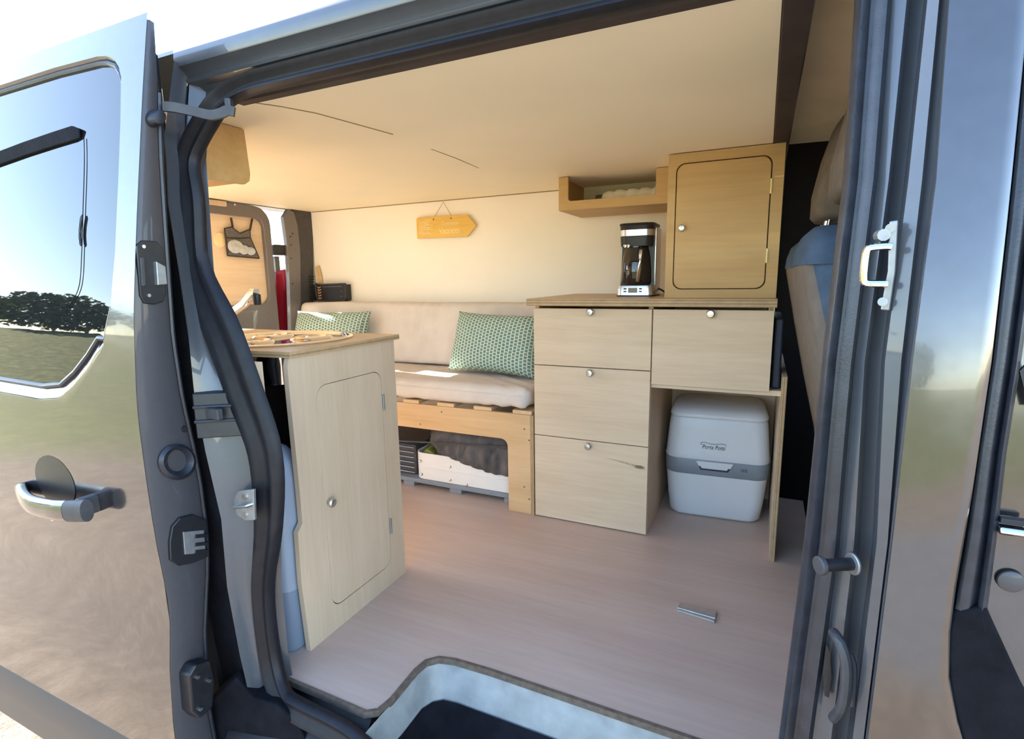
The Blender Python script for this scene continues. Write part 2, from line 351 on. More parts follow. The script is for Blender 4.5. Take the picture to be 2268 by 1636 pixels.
# rear jamb of the door opening
rows = [300, 350, 450, 600, 750, 870, 1000, 1150, 1300, 1450, 1540]
so_u = [412, 408, 415, 426, 471, 511, 567, 577, 580, 595, 612]     # outer edge of the seal
po_u = [364, 368, 372, 396, 418, 430, 455, 490, 503, 531, 552]     # outer edge of the painted jamb
def ty(z): return float(np.interp(z, [0, .6, .9, 1.15, 1.34], [0, 0, .004, .02, .055]))
def at_ty(u, v, off):
    y = off
    for i in range(12): p = at(u, v, 1, y); y = ty(p.z)+off
    return p
J = []; GAP = []
for v, a, b_ in zip(rows, so_u, po_u):
    p = at_ty(a, v, -.018); q = at_ty(b_, v, -.072); e = p.lerp(q, .5)
    J.append([p+Vector((.03, .03, 0)), p, p.lerp(q, .25)+Vector((.004, .006, 0)), e+Vector((-.002, .010, 0)), p.lerp(q, .8)+Vector((0, .004, 0)), q])
    GAP.append([q+Vector((0, .001, 0)), q+Vector((-.012, .014, 0)), q+Vector((-.05, .018, 0)), q+Vector((-.12, .022, 0))])  # dark strip standing in for the shade between jamb and door edge
top = [Vector((x, ty(1.36)+y, 1.40)) for x, y in zip([q.x for q in J[0]], (.012, -.018, -.014, -.008, -.03, -.05))]
low = [q+Vector((0, 0, -.25)) for q in J[-1]]
B('jamb_gap_shade', MB().loft([[q+Vector((0, 0, .16)) for q in GAP[0]]]+GAP+[[q+Vector((0, 0, -.25)) for q in GAP[-1]]], False), M['mat'], 0, 'black strip for the shaded gap beside the rear jamb', ang=60)
lc = [at_ty(u, v, y) for u, v, y in ((455, 1560, -.10), (520, 1500, -.085), (560, 1545, -.075), (612, 1560, -.06), (660, 1600, -.055), (700, 1700, -.06), (455, 1760, -.11))]
B('sill_corner', MB().loft([lc, [q+Vector((-.02, .05, 0)) for q in lc]]), M['mat'], .006, 'black plastic sill corner under the rear jamb')
B('rear_jamb', MB().loft([top]+J+[low], False), M['jamb'], 0, 'grey painted rear door jamb', ang=85)
# rail end block between the two jamb pressings
g = [at_ty(424, 872, -.085), at_ty(515, 868, -.03), at_ty(545, 965, -.03), at_ty(436, 972, -.085)]
rb = B('rail_end', MB().loft([[q for q in g], [q+Vector((-.03, .04, 0)) for q in g]]), M['plastic'], .003, 'black door rail end block')
for k in (.3, .62):
    a, c = g[0].lerp(g[3], k), g[1].lerp(g[2], k); MB().tube([a, c], .004, 8).build('rail_groove', M['rubber'], rb)
MB().box(*[f for ab in zip((g[0].lerp(g[2], .45)-Vector((.02, .012, .012))), (g[0].lerp(g[2], .45)+Vector((.02, .002, .012)))) for f in ab]).build('rail_stop', M['trimplastic'], rb, .003)
# striker plate low on the jamb
c = at_ty(545, 1117, -.052)
sp_ = thing('latch_plate', None, None, c); adopt(sp_, van); sp_['label'] = 'zinc striker plate on the rear jamb'
def jl(du, dv, off=0): return at_ty(545+du, 1117+dv, -.056+off)
nrm = (jl(20, 0)-jl(-20, 0)).cross(jl(0, -20)-jl(0, 20)).normalized()
if nrm.y > 0: nrm = -nrm
pl = [(-22, -12), (-14, -32), (22, -36), (24, 32), (4, 33), (-16, 20)]
MB().loft([[jl(*q) for q in pl], [jl(*q)+nrm*.006 for q in pl]]).build('plate', M['zinc'], sp_, .001)
MB().tube([jl(-14, 0)+nrm*.004, jl(-12, 0)+nrm*.016, jl(16, -3)+nrm*.016, jl(18, -3)+nrm*.004], .004, 8).build('striker_bar', M['steel'], sp_)
for dv in (-20, 20):
    q = jl(3, dv); MB().tube([q+nrm*.003, q+nrm*.0085], .007, 12).build('bolt', M['steel'], sp_)
# rubber seal round the opening: path = middle of the visible band
si_u = [458, 464, 472, 481, 556, 603, 634, 639, 613, 630, 648]
path = []; 
def mid(v, a, b_): return (at_ty(a, v, -.016)+at_ty(b_, v, 0.004))/2
side = [mid(v, a, b_) for v, a, b_ in zip(rows, so_u, si_u)]
topc = [Vector((x, y, z)) for x, y, z in ((.12, .052, 1.338), (-.2, .052, 1.338), (-.7, .052, 1.338), (-.93, .051, 1.337), (-.99, .049, 1.332), (-1.035, .044, 1.318), (-1.068, .034, 1.29))]
botc = [Vector((x, y, z)) for x, y, z in ((-.962, -.020, -.014), (-.90, -.026, -.024), (-.82, -.028, -.026), (-.75, -.031, -.032), (-.695, -.034, -.056), (-.645, -.036, -.11), (-.58, -.03, -.23), (-.5, -.03, -.27), (.0, -.03, -.27))]
def spline(pts, n=5):
    out = []
    for i in range(len(pts)-1):
        p0, p1, p2, p3 = pts[max(i-1, 0)], pts[i], pts[i+1], pts[min(i+2, len(pts)-1)]
        for k in range(n):
            s = k/n; out.append(.5*((2*p1)+(p2-p0)*s+(2*p0-5*p1+4*p2-p3)*s*s+(3*p1-p0-3*p2+p3)*s**3))
    return out+[pts[-1]]
sp_path = spline(topc+side[1:-1]+botc)
def band(pth, wfun, dep, off):
    rings = []
    for i, q in enumerate(pth):
        tn = (pth[min(i+1, len(pth)-1)]-pth[max(i-1, 0)]).normalized()
        n1 = Vector((0, -1, 0)); n2 = tn.cross(n1).normalized(); w_ = wfun(q)
        sec = [(-1, 0), (-.95, .55), (-.7, .95), (-.4, .8), (-.2, .5), (.05, .55), (.3, .95), (.65, 1.1), (.92, .7), (1, 0), (.5, -.6), (-.5, -.6)]
        rings.append([q+n2*(a*w_+off)+n1*(b_*dep) for a, b_ in sec])
    return rings
def sw(q):
    return float(np.interp(q.z, [-.1, .1, .3, .5, .7, .85, 1.0, 1.28, 1.33], [.036, .028, .030, .044, .055, .055, .034, .027, .022]))
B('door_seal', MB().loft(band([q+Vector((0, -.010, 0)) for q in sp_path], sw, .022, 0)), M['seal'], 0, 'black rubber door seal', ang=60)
# ---- front jamb (between the sliding door and the cab door)
vr = [0, 400, 800, 1200, 1600]
cols = {'s0': ([1903, 1872, 1824, 1788, 1744], .004), 's1': ([1966, 1938, 1890, 1854, 1790], -.018), 'a': ([1972, 1944, 1897, 1866, 1815], -.012),
        'b': ([2008, 1968, 1915, 1892, 1845], -.020), 'c': ([2018, 1978, 1925, 1905, 1856], .004), 'd': ([2046, 2003, 1952, 1932, 1880], -.004), 'e': ([2054, 2012, 1960, 1942, 1893], -.050),
        'f': ([2080, 2042, 1996, 1966, 1917], -.058), 'g': ([2086, 2050, 2003, 1969, 1919], -.052), 'h': ([2098, 2068, 2017, 1975, 1925], -.060)}
def colpt(us, off, v):
    u_ = float(np.interp(v, vr, us)) if v <= 1600 else us[-1]+(us[-1]-us[-2])*(v-1600)/400
    if v < 0: u_ = us[0]+(us[0]-us[1])*(-v)/400
    y = off
    for i in range(14):
        p = at(u_, v, 1, y); y = off+float(np.interp(p.z, [0, .7, 1.0, 1.3], [0, 0, .025, .062]))
    return p
vv = [-480, -360, -240, -120, 0, 100, 200, 300, 400, 500, 600, 700, 800, 900, 1000, 1100, 1200, 1300, 1400, 1500, 1600, 1700, 1850]
fj = [[colpt(*cols[k], v) for k in ('s1', 'a', 'b', 'c', 'd', 'e', 'f', 'g', 'h')] for v in vv]
skin_r = {0: 2103, 400: 2074, 800: 2022, 1200: 1977, 1600: 1927}
skin_f = [(0, 2277), (100, 2270), (450, 2235), (800, 2196), (1100, 2152), (1300, 2117), (1450, 2098), (1540, 2105), (1636, 2130), (1850, 2200)]
def skinpt(v, t_):
    ur = float(np.interp(v, list(skin_r), list(skin_r.values()))) if 0 <= v <= 1600 else (2103+29*(-v)/400 if v < 0 else 1927-50*(v-1600)/400)
    uf = float(np.interp(v, [a for a, b_ in skin_f], [b_ for a, b_ in skin_f])) if v >= 0 else 2277+7*(-v)/100
    return on_skin(ur+(uf-ur)*t_, v, .085)
B('front_jamb', MB().loft([r_+[skinpt(v, 0)+Vector((0, .012, 0)), skinpt(v, 0)] for r_, v in zip(fj, vv)], False), M['jamb'], 0, 'grey painted front door jamb', ang=50)
B('pillar_skin', MB().loft([[skinpt(v, 0)]+[skinpt(v, k/6)+Vector((0, -.0015*math.sin(math.pi*k/6), 0)) for k in range(1, 6)]+[skinpt(v, 1), skinpt(v, 1)+Vector((.004, .012, 0))] for v in vv], False), M['paint'], 0, 'grey metallic outer skin of the pillar', ang=70)
s_path = [(colpt(*cols['s0'], v)+colpt(*cols['s1'], v))/2 for v in vv]
s_w = [(colpt(*cols['s1'], v)-colpt(*cols['s0'], v)).length/2 for v in vv]
rings = []
for q, w_ in zip(s_path, s_w):
    sec = [(-1, 0), (-.95, .5), (-.7, .95), (-.35, .8), (-.15, .45), (.05, .5), (.3, .95), (.65, 1.1), (.92, .6), (1, 0), (.5, -.7), (-.5, -.7)]
    rings.append([q+Vector((a*w_, -b_*.015, 0)) for a, b_ in sec])
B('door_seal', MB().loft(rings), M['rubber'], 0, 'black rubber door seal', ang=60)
# door catch (silver loop) on the front jamb
dc = thing('door_catch', None, None, at(1955, 585, 1, -.03)); adopt(dc, van); dc['label'] = 'silver loop door catch on the front jamb'
def dl(u, v, y=-.045): return at(u, v, 1, y)
MB().loft([[dl(u, v, -.030) for u, v in ((1970, 490), (1990, 487), (1984, 600), (1971, 688), (1950, 686), (1966, 600))], [dl(u, v, -.038) for u, v in ((1970, 490), (1990, 487), (1984, 600), (1971, 688), (1950, 686), (1966, 600))]]).build('catch_plate', M['zinc'], dc, .0015)
lp = [dl(*q) for q in ((1975, 546), (1960, 545), (1930, 548), (1921, 553), (1917, 570), (1913, 605), (1913, 620), (1919, 627), (1940, 628), (1966, 628))]
MB().tube(spline(lp, 3), .0042, 8, up=(0, 1, 0)).build('catch_loop', M['chrome'], dc)
for u, v in ((1972, 505), (1955, 668)): MB().tube([dl(u, v, -.037), dl(u, v, -.043)], .0052, 12).build('bolt', M['zinc'], dc)
MB().tube([dl(1948, 522, -.03), dl(1958, 520, -.045)], .007, 10).build('buffer', M['zinc'], dc)
# guide pin
gp = thing('guide_pin', None, None, at(1895, 1250, 1, -.03)); adopt(gp, van); gp['label'] = 'black door guide pin'
a, c = at(1893, 1248, 1, -.032), at(1815, 1252, 1, -.055)
MB().tube([a, c], .0082, 14).build('pin', M['plastic'], gp)
MB().tube([a, a.lerp(c, .1)], .0145, 18).build('washer', M['zinc'], gp, .002)
MB().tube([c.lerp(a, .12), c+(c-a)*.06], .0125, 16).build('pin_head', M['trimplastic'], gp, .003)
# grab loop low on the jamb
lo = [at(u, v, 1, y) for u, v, y in ((1846, 1400, -.03), (1862, 1425, -.05), (1874, 1470, -.055), (1872, 1530, -.055), (1862, 1570, -.05), (1846, 1590, -.03))]
B('jamb_loop', MB().tube(spline(lo, 4), .007, 10, up=(0, 1, 0)), M['trimplastic'], 0, 'dark grey loop low on the front jamb')
lo2 = [at(u, v, 1, -.045) for u, v in ((1880, 1445), (1890, 1480), (1886, 1560))]
B('jamb_ridge', MB().tube(spline(lo2, 4), .0045, 8, up=(0, 1, 0)), M['jamb'])
hole = [at(u, v, 1, -.024) for u, v in ((1830, 1425), (1838, 1445), (1842, 1500), (1836, 1545), (1826, 1540), (1822, 1490))]
B('jamb_hole', MB().loft([hole, [q+Vector((0, .004, 0)) for q in hole]]), M['plastic'])
# step well
z1 = -.20
wl = [(-.715, .012, 0), (-.712, .06, 0), (-.716, .15, 0), (-.708, .19, 0), (-.685, .212, 0), (-.64, .222, 0), (-.3, .222, 0), (.2, .22, 0)]
ins = [(.015, -.0), (.015, 0), (.018, -.01), (.022, -.02), (.02, -.025), (.012, -.03), (0, -.03), (0, -.03)]
r0 = [Vector((x, y, -.010)) for x, y, z in wl]; r1 = [Vector((x+a*.4, y+b_*.4, -.05)) for (x, y, z), (a, b_) in zip(wl, ins)]
r2 = [Vector((x+a, y+b_, -.085)) for (x, y, z), (a, b_) in zip(wl, ins)]; r3 = [Vector((x+a*1.6, y+b_*1.4, z1)) for (x, y, z), (a, b_) in zip(wl, ins)]
def fr(r_, dz=None): return [Vector((r_[0].x, -.10, r_[0].z))]+r_
B('step_well', MB().loft([fr(r0), fr(r1), fr(r2), fr(r3)], False, False), M['steppaint'], 0, 'pale grey painted metal step well', ang=50)
mt = [Vector((q.x+.002, q.y-.006, z1+.11)) for q in r2]
mt2 = [Vector((q.x+.03, q.y-.03, z1+.012)) for q in r3]
B('step_mat', MB().loft([[Vector((mt[0].x, -.09, mt[0].z))]+mt, [Vector((mt2[0].x, -.09, mt2[0].z))]+mt2], False, False).add([(mt2[0].x, -.09, z1+.012)]+[tuple(q) for q in mt2]+[(.2, -.09, z1+.012)], [tuple(range(len(mt2)+2))]), M['mat'], 0, 'black rubber mat lining the step', fix=False)
# sill and lower corner under the rear jamb
B('sill', MB().loft([[(x, y, z) for y, z in ((.02, -.016), (-.012, -.05), (-.05, -.075), (-.09, -.10), (-.108, -.13), (-.112, -.30), (-.08, -.30), (.02, -.06))] for x in (-1.088, -1.0, -.9, -.74)]), M['plastic'], 0, 'black sill below the rear corner of the opening')
B('sill', MB().box(-.74, .20, -.112, -.07, -.34, -.20), M['plastic'])
B('underbody', MB().box(-2.2, 1.3, .05, 1.7, -.26, -.21), M['plastic'])
B('added_shadow_panel', MB().box(-2.45, -1.20, -.03, -.012, -.28, 1.20), M['edge'])  # unseen dark panel added as shade behind the sliding door's rail
# tail: rear door frame, lamp slot, hinge pillar
XR = -2.40
B('tail_header', MB().box(XR-.12, XR-.002, -.02, 1.72, CZ-.004, 1.47), M['jamb'])
tp = [at(u, v, 0, XR+.015) for u, v in ((628, 480), (640, 462), (652, 470), (660, 500), (666, 560), (667, 640), (668, 760), (645, 760), (641, 620), (636, 540))]
tp = [(q.y, q.z) for q in tp]
fs = B('tail_pillar', MB().prism(tp, 0, XR-.012, XR+.015), M['doorgrey'], .004, 'grey hinge pillar with a row of small holes')
for u, v in ((648, 517), (643, 524), (644, 542), (645, 572), (648, 628)):
    q = at(u, v, 0, XR+.015); MB().tube([q+Vector((.0015, 0, 0)), q+Vector((-.004, 0, 0))], .0045, 8).build('pillar_hole', M['plastic'], fs)
B('tail_corner', MB().box(XR-.10, XR-.03, 1.53, 1.75, -.2, 1.46), M['jamb'])
cl_ = [(q.y, q.z) for q in (at(u, v, 0, XR+.012) for u, v in ((646, 462), (668, 453), (702, 470), (695, 490), (694, 760), (660, 760), (659, 510)))]
cv = [(q[0], q[1]) for q in cl_]
B('pillar_cover', MB().prism(cv, 0, XR-.03, XR+.012), M['trimplastic'], .006, 'dark grey cover on the rear corner post')
for k in range(9):
    q = at(689, 612+k*6.2, 0, XR+.016); B('cover_rib', MB().box(q.x-.006, q.x+.004, q.y-.014, q.y+.018, q.z-.004, q.z+.003), M['plastic'])
# lamp slot: lens seen from behind, dark bracket across it
def sl_(u, v, x=XR-.05): return at(u, v, 0, x)
ls = [sl_(u, v) for u, v in ((612, 600), (636, 595), (643, 640), (646, 760), (612, 760), (610, 680))]
B('tail_lamp', MB().loft([ls, [q+Vector((-.03, 0, 0)) for q in ls]]), M['red'], .003, 'red tail lamp lens seen through the pillar slot')
q0, q1 = at(600, 541, 0, XR-.02), at(636, 566, 0, XR-.02)
B('hinge_bracket', MB().box(XR-.04, XR-.0, q0.y, q1.y+.01, q1.z, q0.z), M['plastic'], .004)
q0, q1 = at(606, 567, 0, XR-.03), at(636, 600, 0, XR-.03)
B('lamp_bracket', MB().box(XR-.05, XR-.02, q0.y, q0.y+.03, q1.z, q0.z), M['jamb'], .003)

# ------------------------------------------------ rear door with its plywood window panel
rd = thing('rear_door', 'grey rear door with a plywood panel in its window opening', 'door', (XR-.02, 1.05, -.1))
win = [at(u, v, 0, XR) for u, v in ((470, 484), (565, 482), (580, 490), (587, 510), (592, 560), (595, 640), (594, 662), (586, 673), (560, 674), (515, 668))]
y0, y1 = .82, float(np.mean([win[4].y, win[5].y])); zt, zb = win[1].z, win[8].z
win_loop = rrect(y0, y1, zb, zt, .05, 5)
out_loop = rrect(.72, at(604, 560, 0, XR).y+.004, -.1, CZ-.006, (.01, .01, .09, .01), 5)
MB().plate(out_loop, win_loop, 0, XR-.05, XR).build('door_frame', M['doorgrey'], rd, .008)
MB().prism(rrect(y0-.02, y1+.02, zb-.02, zt+.02, .03), 0, XR-.035, XR-.022).build('window_panel', M['panel'], rd, 0)
q = at(470, 437, 0, XR); MB().box(XR, XR+.02, q.y-.05, q.y+.06, CZ-.030, CZ-.006).build('latch_bracket', M['plyZ'], rd, .003)
q = at(519, 453, 0, XR); MB().lathe([(.0, -.001), (.006, 0), (.005, .004), (0, .005)], (XR, q.y, q.z), 0, 12).build('screw', M['chrome'], rd)

# ------------------------------------------------ sliding door, pushed back along the van's side
DX = -1.10
sd = thing('sliding_door', 'grey metallic sliding door pushed open along the van side', 'door', (-1.7, -.16, -.27))
wc = [on_skin(*q) for q in ((120, 150), (215, 125), (236, 124), (252, 130), (263, 148), (268, 170), (267, 260), (262, 400), (255, 560), (245, 680), (228, 760), (190, 820), (160, 858), (130, 885), (90, 888))]
wpoly = [(q.x, q.z) for q in wc]+[(-1.7, .688), (-2.2, .69), (-2.27, .72), (-2.30, .80), (-2.30, 1.28), (-2.27, 1.36), (-2.2, 1.40), (-1.7, 1.404)]
opoly = [(DX, 1.452), (DX, -.27), (-2.43, -.27), (-2.43, 1.452)]
cx, cz = -1.72, 1.04
def hit(poly, a):
    dx, dz = math.cos(a), math.sin(a); best = None
    for i in range(len(poly)):
        (x0, z0), (x1_, z1_) = poly[i], poly[(i+1) % len(poly)]
        ex, ez = x1_-x0, z1_-z0; den = dx*ez-dz*ex
        if abs(den) < 1e-9: continue
        s = ((x0-cx)*ez-(z0-cz)*ex)/den; u_ = ((x0-cx)*dz-(z0-cz)*dx)/den
        if s > 0 and -1e-6 <= u_ <= 1+1e-6 and (best is None or s > best): best = s
    return (cx+dx*best, cz+dz*best)
angs = sorted([2*math.pi*i/110 for i in range(110)]+[math.atan2(z-cz, x-cx) % (2*math.pi) for x, z in opoly]+[math.atan2(z-cz, x-cx) % (2*math.pi) for x, z in wpoly])
wl2 = [hit(wpoly, a) for a in angs]; ol2 = [hit(opoly, a) for a in angs]
rings = []
for k in range(17):
    f = k/16
    rings.append([Vector((a[0]+(b_[0]-a[0])*f, prof(a[1]+(b_[1]-a[1])*f), a[1]+(b_[1]-a[1])*f)) for a, b_ in zip(wl2, ol2)])
def inset(q, f):
    x, z = q; dz_ = .030 if z < .80 else .006
    return (x+(cx-x)*f*.012, z+f*(dz_ if z < cz else -.008))
lip = [Vector((*[(lambda w_: (w_[0], prof(w_[1], .002), w_[1]))(inset(q, .25))][0],)) for q in wl2]
lip2 = [Vector((*[(lambda w_: (w_[0], prof(w_[1], .014), w_[1]))(inset(q, 1))][0],)) for q in wl2]
MB().loft(list(reversed(rings))+[lip, lip2], True, False).build('door_skin', M['paint'], sd, 0, 28)
g0 = [inset(q, 1) for q in wl2]
gas = [Vector((x+(cx-x)*.004, prof(z, .0115), z+(cz-z)*.006)) for x, z in g0]
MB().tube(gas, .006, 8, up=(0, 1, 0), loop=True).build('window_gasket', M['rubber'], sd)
gr = []
for k in range(9):
    f = k/8*.999; gr.append([Vector((x+(cx-x)*f, prof(z+(cz-z)*f, .0125), z+(cz-z)*f)) for x, z in g0])
gl = MB().loft(gr, True, False).build('window_glass', M['glass'], sd, 0, 60)
gl['label'] = 'dark tinted side window glass'
bar = [on_skin(u, v, .010) for u, v in ((-60, 374), (0, 352), (60, 330), (120, 310), (165, 296), (180, 296))]
MB().sweep(bar, [(-.006, -.015), (.004, -.015), (.004, .015), (-.006, .015)], scales=[1, 1, 1, 1, 1, .6]).build('sliding_pane_rail', M['mat'], gl, .003)
ln = [on_skin(u, v, .010) for u, v in ((186, 305), (187, 360), (184, 460), (181, 560), (176, 630), (160, 668), (140, 700))]
MB().tube(spline(ln, 4), .0008, 6).build('sliding_pane_seam', M['mat'], gl)
cat = [on_skin(u, v, .008) for u, v in ((182, 475), (178, 500), (177, 525), (179, 545))]
MB().tube(spline(cat, 3), .0028, 8, scales=[.3]+[1]*8+[.3]).build('pane_catch', M['plastic'], gl)
mo = [[Vector((x, prof(z, d), z)) for z, d in ((-.272, .004), (-.272, -.004), (-.19, -.006), (-.108, -.004), (-.098, .002))] for x in (DX-.004, -1.5, -2.0, -2.43)]
MB().loft(mo, False, False).build('lower_moulding', plain('grey_moulding', (.07, .066, .064), .42, .2, .05, 6), sd, 0, 50)
# leading edge of the door
inn = [(-.27, -.11), (-.012, -.122), (.161, -.109), (.30, -.085), (.386, -.077), (.50, -.078), (.579, -.083), (.70, -.095), (.827, -.099), (1.054, -.087), (1.20, -.078), (1.357, -.061), (1.45, -.055)]
def iny(z): return float(np.interp(z, [a for a, b_ in inn], [b_ for a, b_ in inn]))
zs = [-.27+1.71*k/40 for k in range(41)]
er = [[Vector((DX-.004, prof(z)+.002, z)), Vector((DX-.001, prof(z)+.006, z)), Vector((DX-.002, iny(z)-.012, z)), Vector((DX-.006, iny(z)-.003, z)), Vector((DX-.02, iny(z), z)), Vector((DX-.09, min(iny(z), prof(z, .09)), z)), Vector((-2.42, min(iny(z), prof(z, .09)), z))] for z in zs]
MB().loft(er, False, False).build('door_edge', M['edge'], sd, 0, 50)
wl_ = [Vector((DX-.012, iny(z)+.004, z)) for z in zs[2:38]]
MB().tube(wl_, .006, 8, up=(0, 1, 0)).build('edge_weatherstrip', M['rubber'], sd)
def eb(u, v, x=DX): return at(u, v, 0, x)
def ell(u, v, ru, rv, x, n=20): return [eb(u+ru*math.cos(2*math.pi*k/n), v+rv*math.sin(2*math.pi*k/n), DX)+Vector((x, 0, 0)) for k in range(n)]
# upper buffer
MB().loft([ell(340, 262, 17, 19, -.006), ell(342, 262, 20, 20, .004), ell(343, 262, 14, 15, .016), ell(343, 262, 6, 7, .018)]).build('buffer', M['rubber'], sd)
# hinge recess with its catch
hr = [(300, 545), (312, 532), (345, 534), (360, 552), (366, 650), (360, 668), (340, 674), (318, 672), (308, 655)]
hc = MB().loft([[eb(*q)+Vector((-.008, 0, 0)) for q in hr], [eb(*q)+Vector((.004, 0, 0)) for q in hr]]).build('catch_plate', M['plastic'], sd, .002)
hc['label'] = 'black plate with a steel catch on the door edge'
MB().loft([[eb(*q)+Vector((dx, 0, 0)) for q in ((336, 578), (358, 590), (362, 630), (340, 632))] for dx in (.002, .014)]).build('catch', M['zinc'], hc, .002)
MB().loft([[eb(*q)+Vector((dx, 0, 0)) for q in ((306, 570), (314, 570), (318, 632), (310, 634))] for dx in (.002, .008)]).build('catch_rib', M['trimplastic'], hc, .001)
for u, v in ((314, 546), (326, 654)): MB().tube([eb(u, v)+Vector((.003, 0, 0)), eb(u, v)+Vector((.007, 0, 0))], .0035, 10).build('screw', M['steel'], hc)
MB().loft([ell(409, 950, 7, 8, -.004, 12), ell(409, 950, 6, 7, .003, 12)]).build('plug', M['plastic'], sd)
# round rubber buffer cup
MB().loft([ell(389, 1022, 40, 38, -.004), ell(389, 1022, 42, 40, .006), ell(388, 1020, 34, 32, .012), ell(392, 1020, 24, 26, .004), ell(392, 1020, 20, 22, -.006)]).build('buffer_cup', M['rubber'], sd)
# door lock
lk_ = [(372, 1200), (378, 1165), (395, 1145), (425, 1138), (455, 1150), (458, 1232), (425, 1246), (395, 1252), (374, 1240)]
lk = MB().loft([[eb(*q)+Vector((-.004, 0, 0)) for q in lk_], [eb(*q)+Vector((.006, 0, 0)) for q in lk_]]).build('door_lock', M['plastic'], sd, .003)
lk['label'] = 'black door lock with zinc claw'
MB().loft([[eb(*q)+Vector((dx, 0, 0)) for q in ((400, 1176), (446, 1172), (450, 1222), (404, 1226))] for dx in (.004, .009)]).build('lock_plate', M['zinc'], lk, .001)
for v in (1186, 1204, 1220): MB().tube([eb(425, v)+Vector((.010, 0, 0)), eb(453, v-3)+Vector((.010, 0, 0))], .004, 8).build('lock_pin', M['plastic'], lk)
# lower roller bracket
lb = [(395, 1490), (410, 1465), (445, 1455), (455, 1500), (450, 1560), (420, 1586), (402, 1570)]
MB().loft([[eb(*q)+Vector((-.004, 0, 0)) for q in lb], [eb(*q)+Vector((.03, .004, 0)) for q in lb]]).build('roller_bracket', M['plastic'], sd, .006)
for u, v in ((412, 1492), (438, 1500), (418, 1562)): MB().tube([eb(u, v)+Vector((.028, .004, 0)), eb(u, v)+Vector((.036, .004, 0))], .004, 8).build('bolt', M['steel'], sd)
# upper roller arm reaching into the header rail
ap = [at(362, 236, 0, DX+.005), at(385, 238, 0, DX+.022), at(430, 247, 1, -.034), at(466, 255, 1, -.022), at(490, 251, 1, -.012), at(503, 245, 1, -.004), at(520, 248, 1, .004)]
arm = MB().sweep(spline(ap, 4), [(-.004, -.009), (.004, -.009), (.004, .009), (-.004, .009)]).build('roller_arm', M['trimplastic'], sd, .002)
q = at(507, 234, 1, .004); MB().tube([q+Vector((0, 0, -.012)), q+Vector((0, 0, .012))], .008, 14).build('roller', M['rubber'], arm)
# pull handle
hp_ = [on_skin(u, v) for u, v in ((50, 1070), (228, 1108))]
hd = thing('door_handle', None, None, on_skin(140, 1100)); adopt(hd, sd); hd['label'] = 'grey pull handle with a dark finger recess'
c0 = on_skin(122, 1062)
def hc_(f):   # centre line of the grip, proud of the skin
    a = on_skin(58+165*f, 1075+32*f+14*math.sin(math.pi*f)); return a+Vector((0, -.012-.030*math.sin(math.pi*min(1, max(0, f*.96+.02)))**.6, 0))
rings = []
for k in range(17):
    f = k/16; up = on_skin(52+178*f, 1062+34*f+(10*math.sin(math.pi*f))); dn = on_skin(54+174*f, 1088+50*f**.7+8*math.sin(math.pi*f))
    if k == 0: dn = up.lerp(dn, .7); up = up.lerp(dn, .3)
    out_ = .006+.036*math.sin(math.pi*.5*min(1, f*2.2))-.010*max(0, f-.7)/.3; c = (up+dn)/2+Vector((0, -out_, 0)); hh = (up-dn).length/2
    rings.append([c+Vector((0, .013*math.cos(2*math.pi*i/16), hh*math.copysign(abs(math.sin(2*math.pi*i/16))**.8, math.sin(2*math.pi*i/16)))) for i in range(16)])
MB().loft(rings[:14]).build('grip', M['paint'], hd, 0, 60)
MB().loft([[q+Vector((.0015, 0, 0)) for q in r_] for r_ in rings[13:]]).build('grip_end', M['trimplastic'], hd, 0, 60)
rc = on_skin(122, 1066)
def cup(a, b_):
    th = 2*math.pi*a; rr = b_
    return rc+Vector((.082*rr*math.cos(th), -.003+.002*rr*rr, .062*rr*math.sin(th)))
q = on_skin(214, 1112); MB().box(q.x-.014, q.x+.012, q.y-.036, q.y+.004, q.z-.020, q.z+.020).build('grip_mount', M['trimplastic'], hd, .006)
MB().grid(28, 6, cup).build('finger_recess', M['plastic'], hd, 0, 60, fix=False)
MB().loft([[on_skin(u, v)+Vector((0, -.004-.01*s_, 0)) for u, v in ((116, 1138), (130, 1134), (160, 1137), (156, 1145), (130, 1148))] for s_ in (0, 1)]).build('grip_highlight', M['chrome'], hd)  # bright sliver standing in for the highlight under the grip

# ------------------------------------------------ cab door, seen past the pillar
fd = thing('cab_door', 'grey cab door edge with black rubber seal beside the pillar', 'door', (.32, -.06, -.2))
def fpt(u, v, off): return on_skin(u, v, .085+off)
fse = [(0, 2277), (100, 2270), (450, 2236), (800, 2197), (1000, 2167), (1200, 2139), (1350, 2112), (1400, 2106)]
fsi = [(0, 2338), (450, 2312), (800, 2262), (1000, 2230), (1200, 2207), (1350, 2187), (1400, 2196)]
rings = []
for v in [-280, -150, -50, 0, 100, 200, 300, 400, 500, 600, 700, 800, 900, 1000, 1100, 1200, 1300, 1350, 1400]:
    ua = float(np.interp(v, *zip(*fse)))+(0 if v >= 0 else -v*.09); ub = float(np.interp(v, *zip(*fsi)))+(0 if v >= 0 else -v*.09)
    L = []
    for f, o_ in ((0, .012), (.04, .002), (.2, -.001), (.45, .0), (.6, .008), (.66, .010), (.72, .002), (.85, -.002), (.97, .002), (1, .014), (.9, .03), (.1, .03)):
        L.append(fpt(ua+(ub-ua)*f, v, o_+.004))
    rings.append(L)
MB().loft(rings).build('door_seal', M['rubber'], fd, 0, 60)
lo_ = [fpt(u, v, .002) for u, v in ((2112, 1352), (2187, 1345), (2200, 1375), (2230, 1440), (2262, 1510), (2300, 1580), (2340, 1640), (2380, 1760), (2180, 1760), (2132, 1636), (2106, 1540), (2099, 1450), (2102, 1400))]
MB().loft([lo_, [q+Vector((0, .03, 0)) for q in lo_]]).build('lower_seal', M['mat'], fd, .004)
pn = []
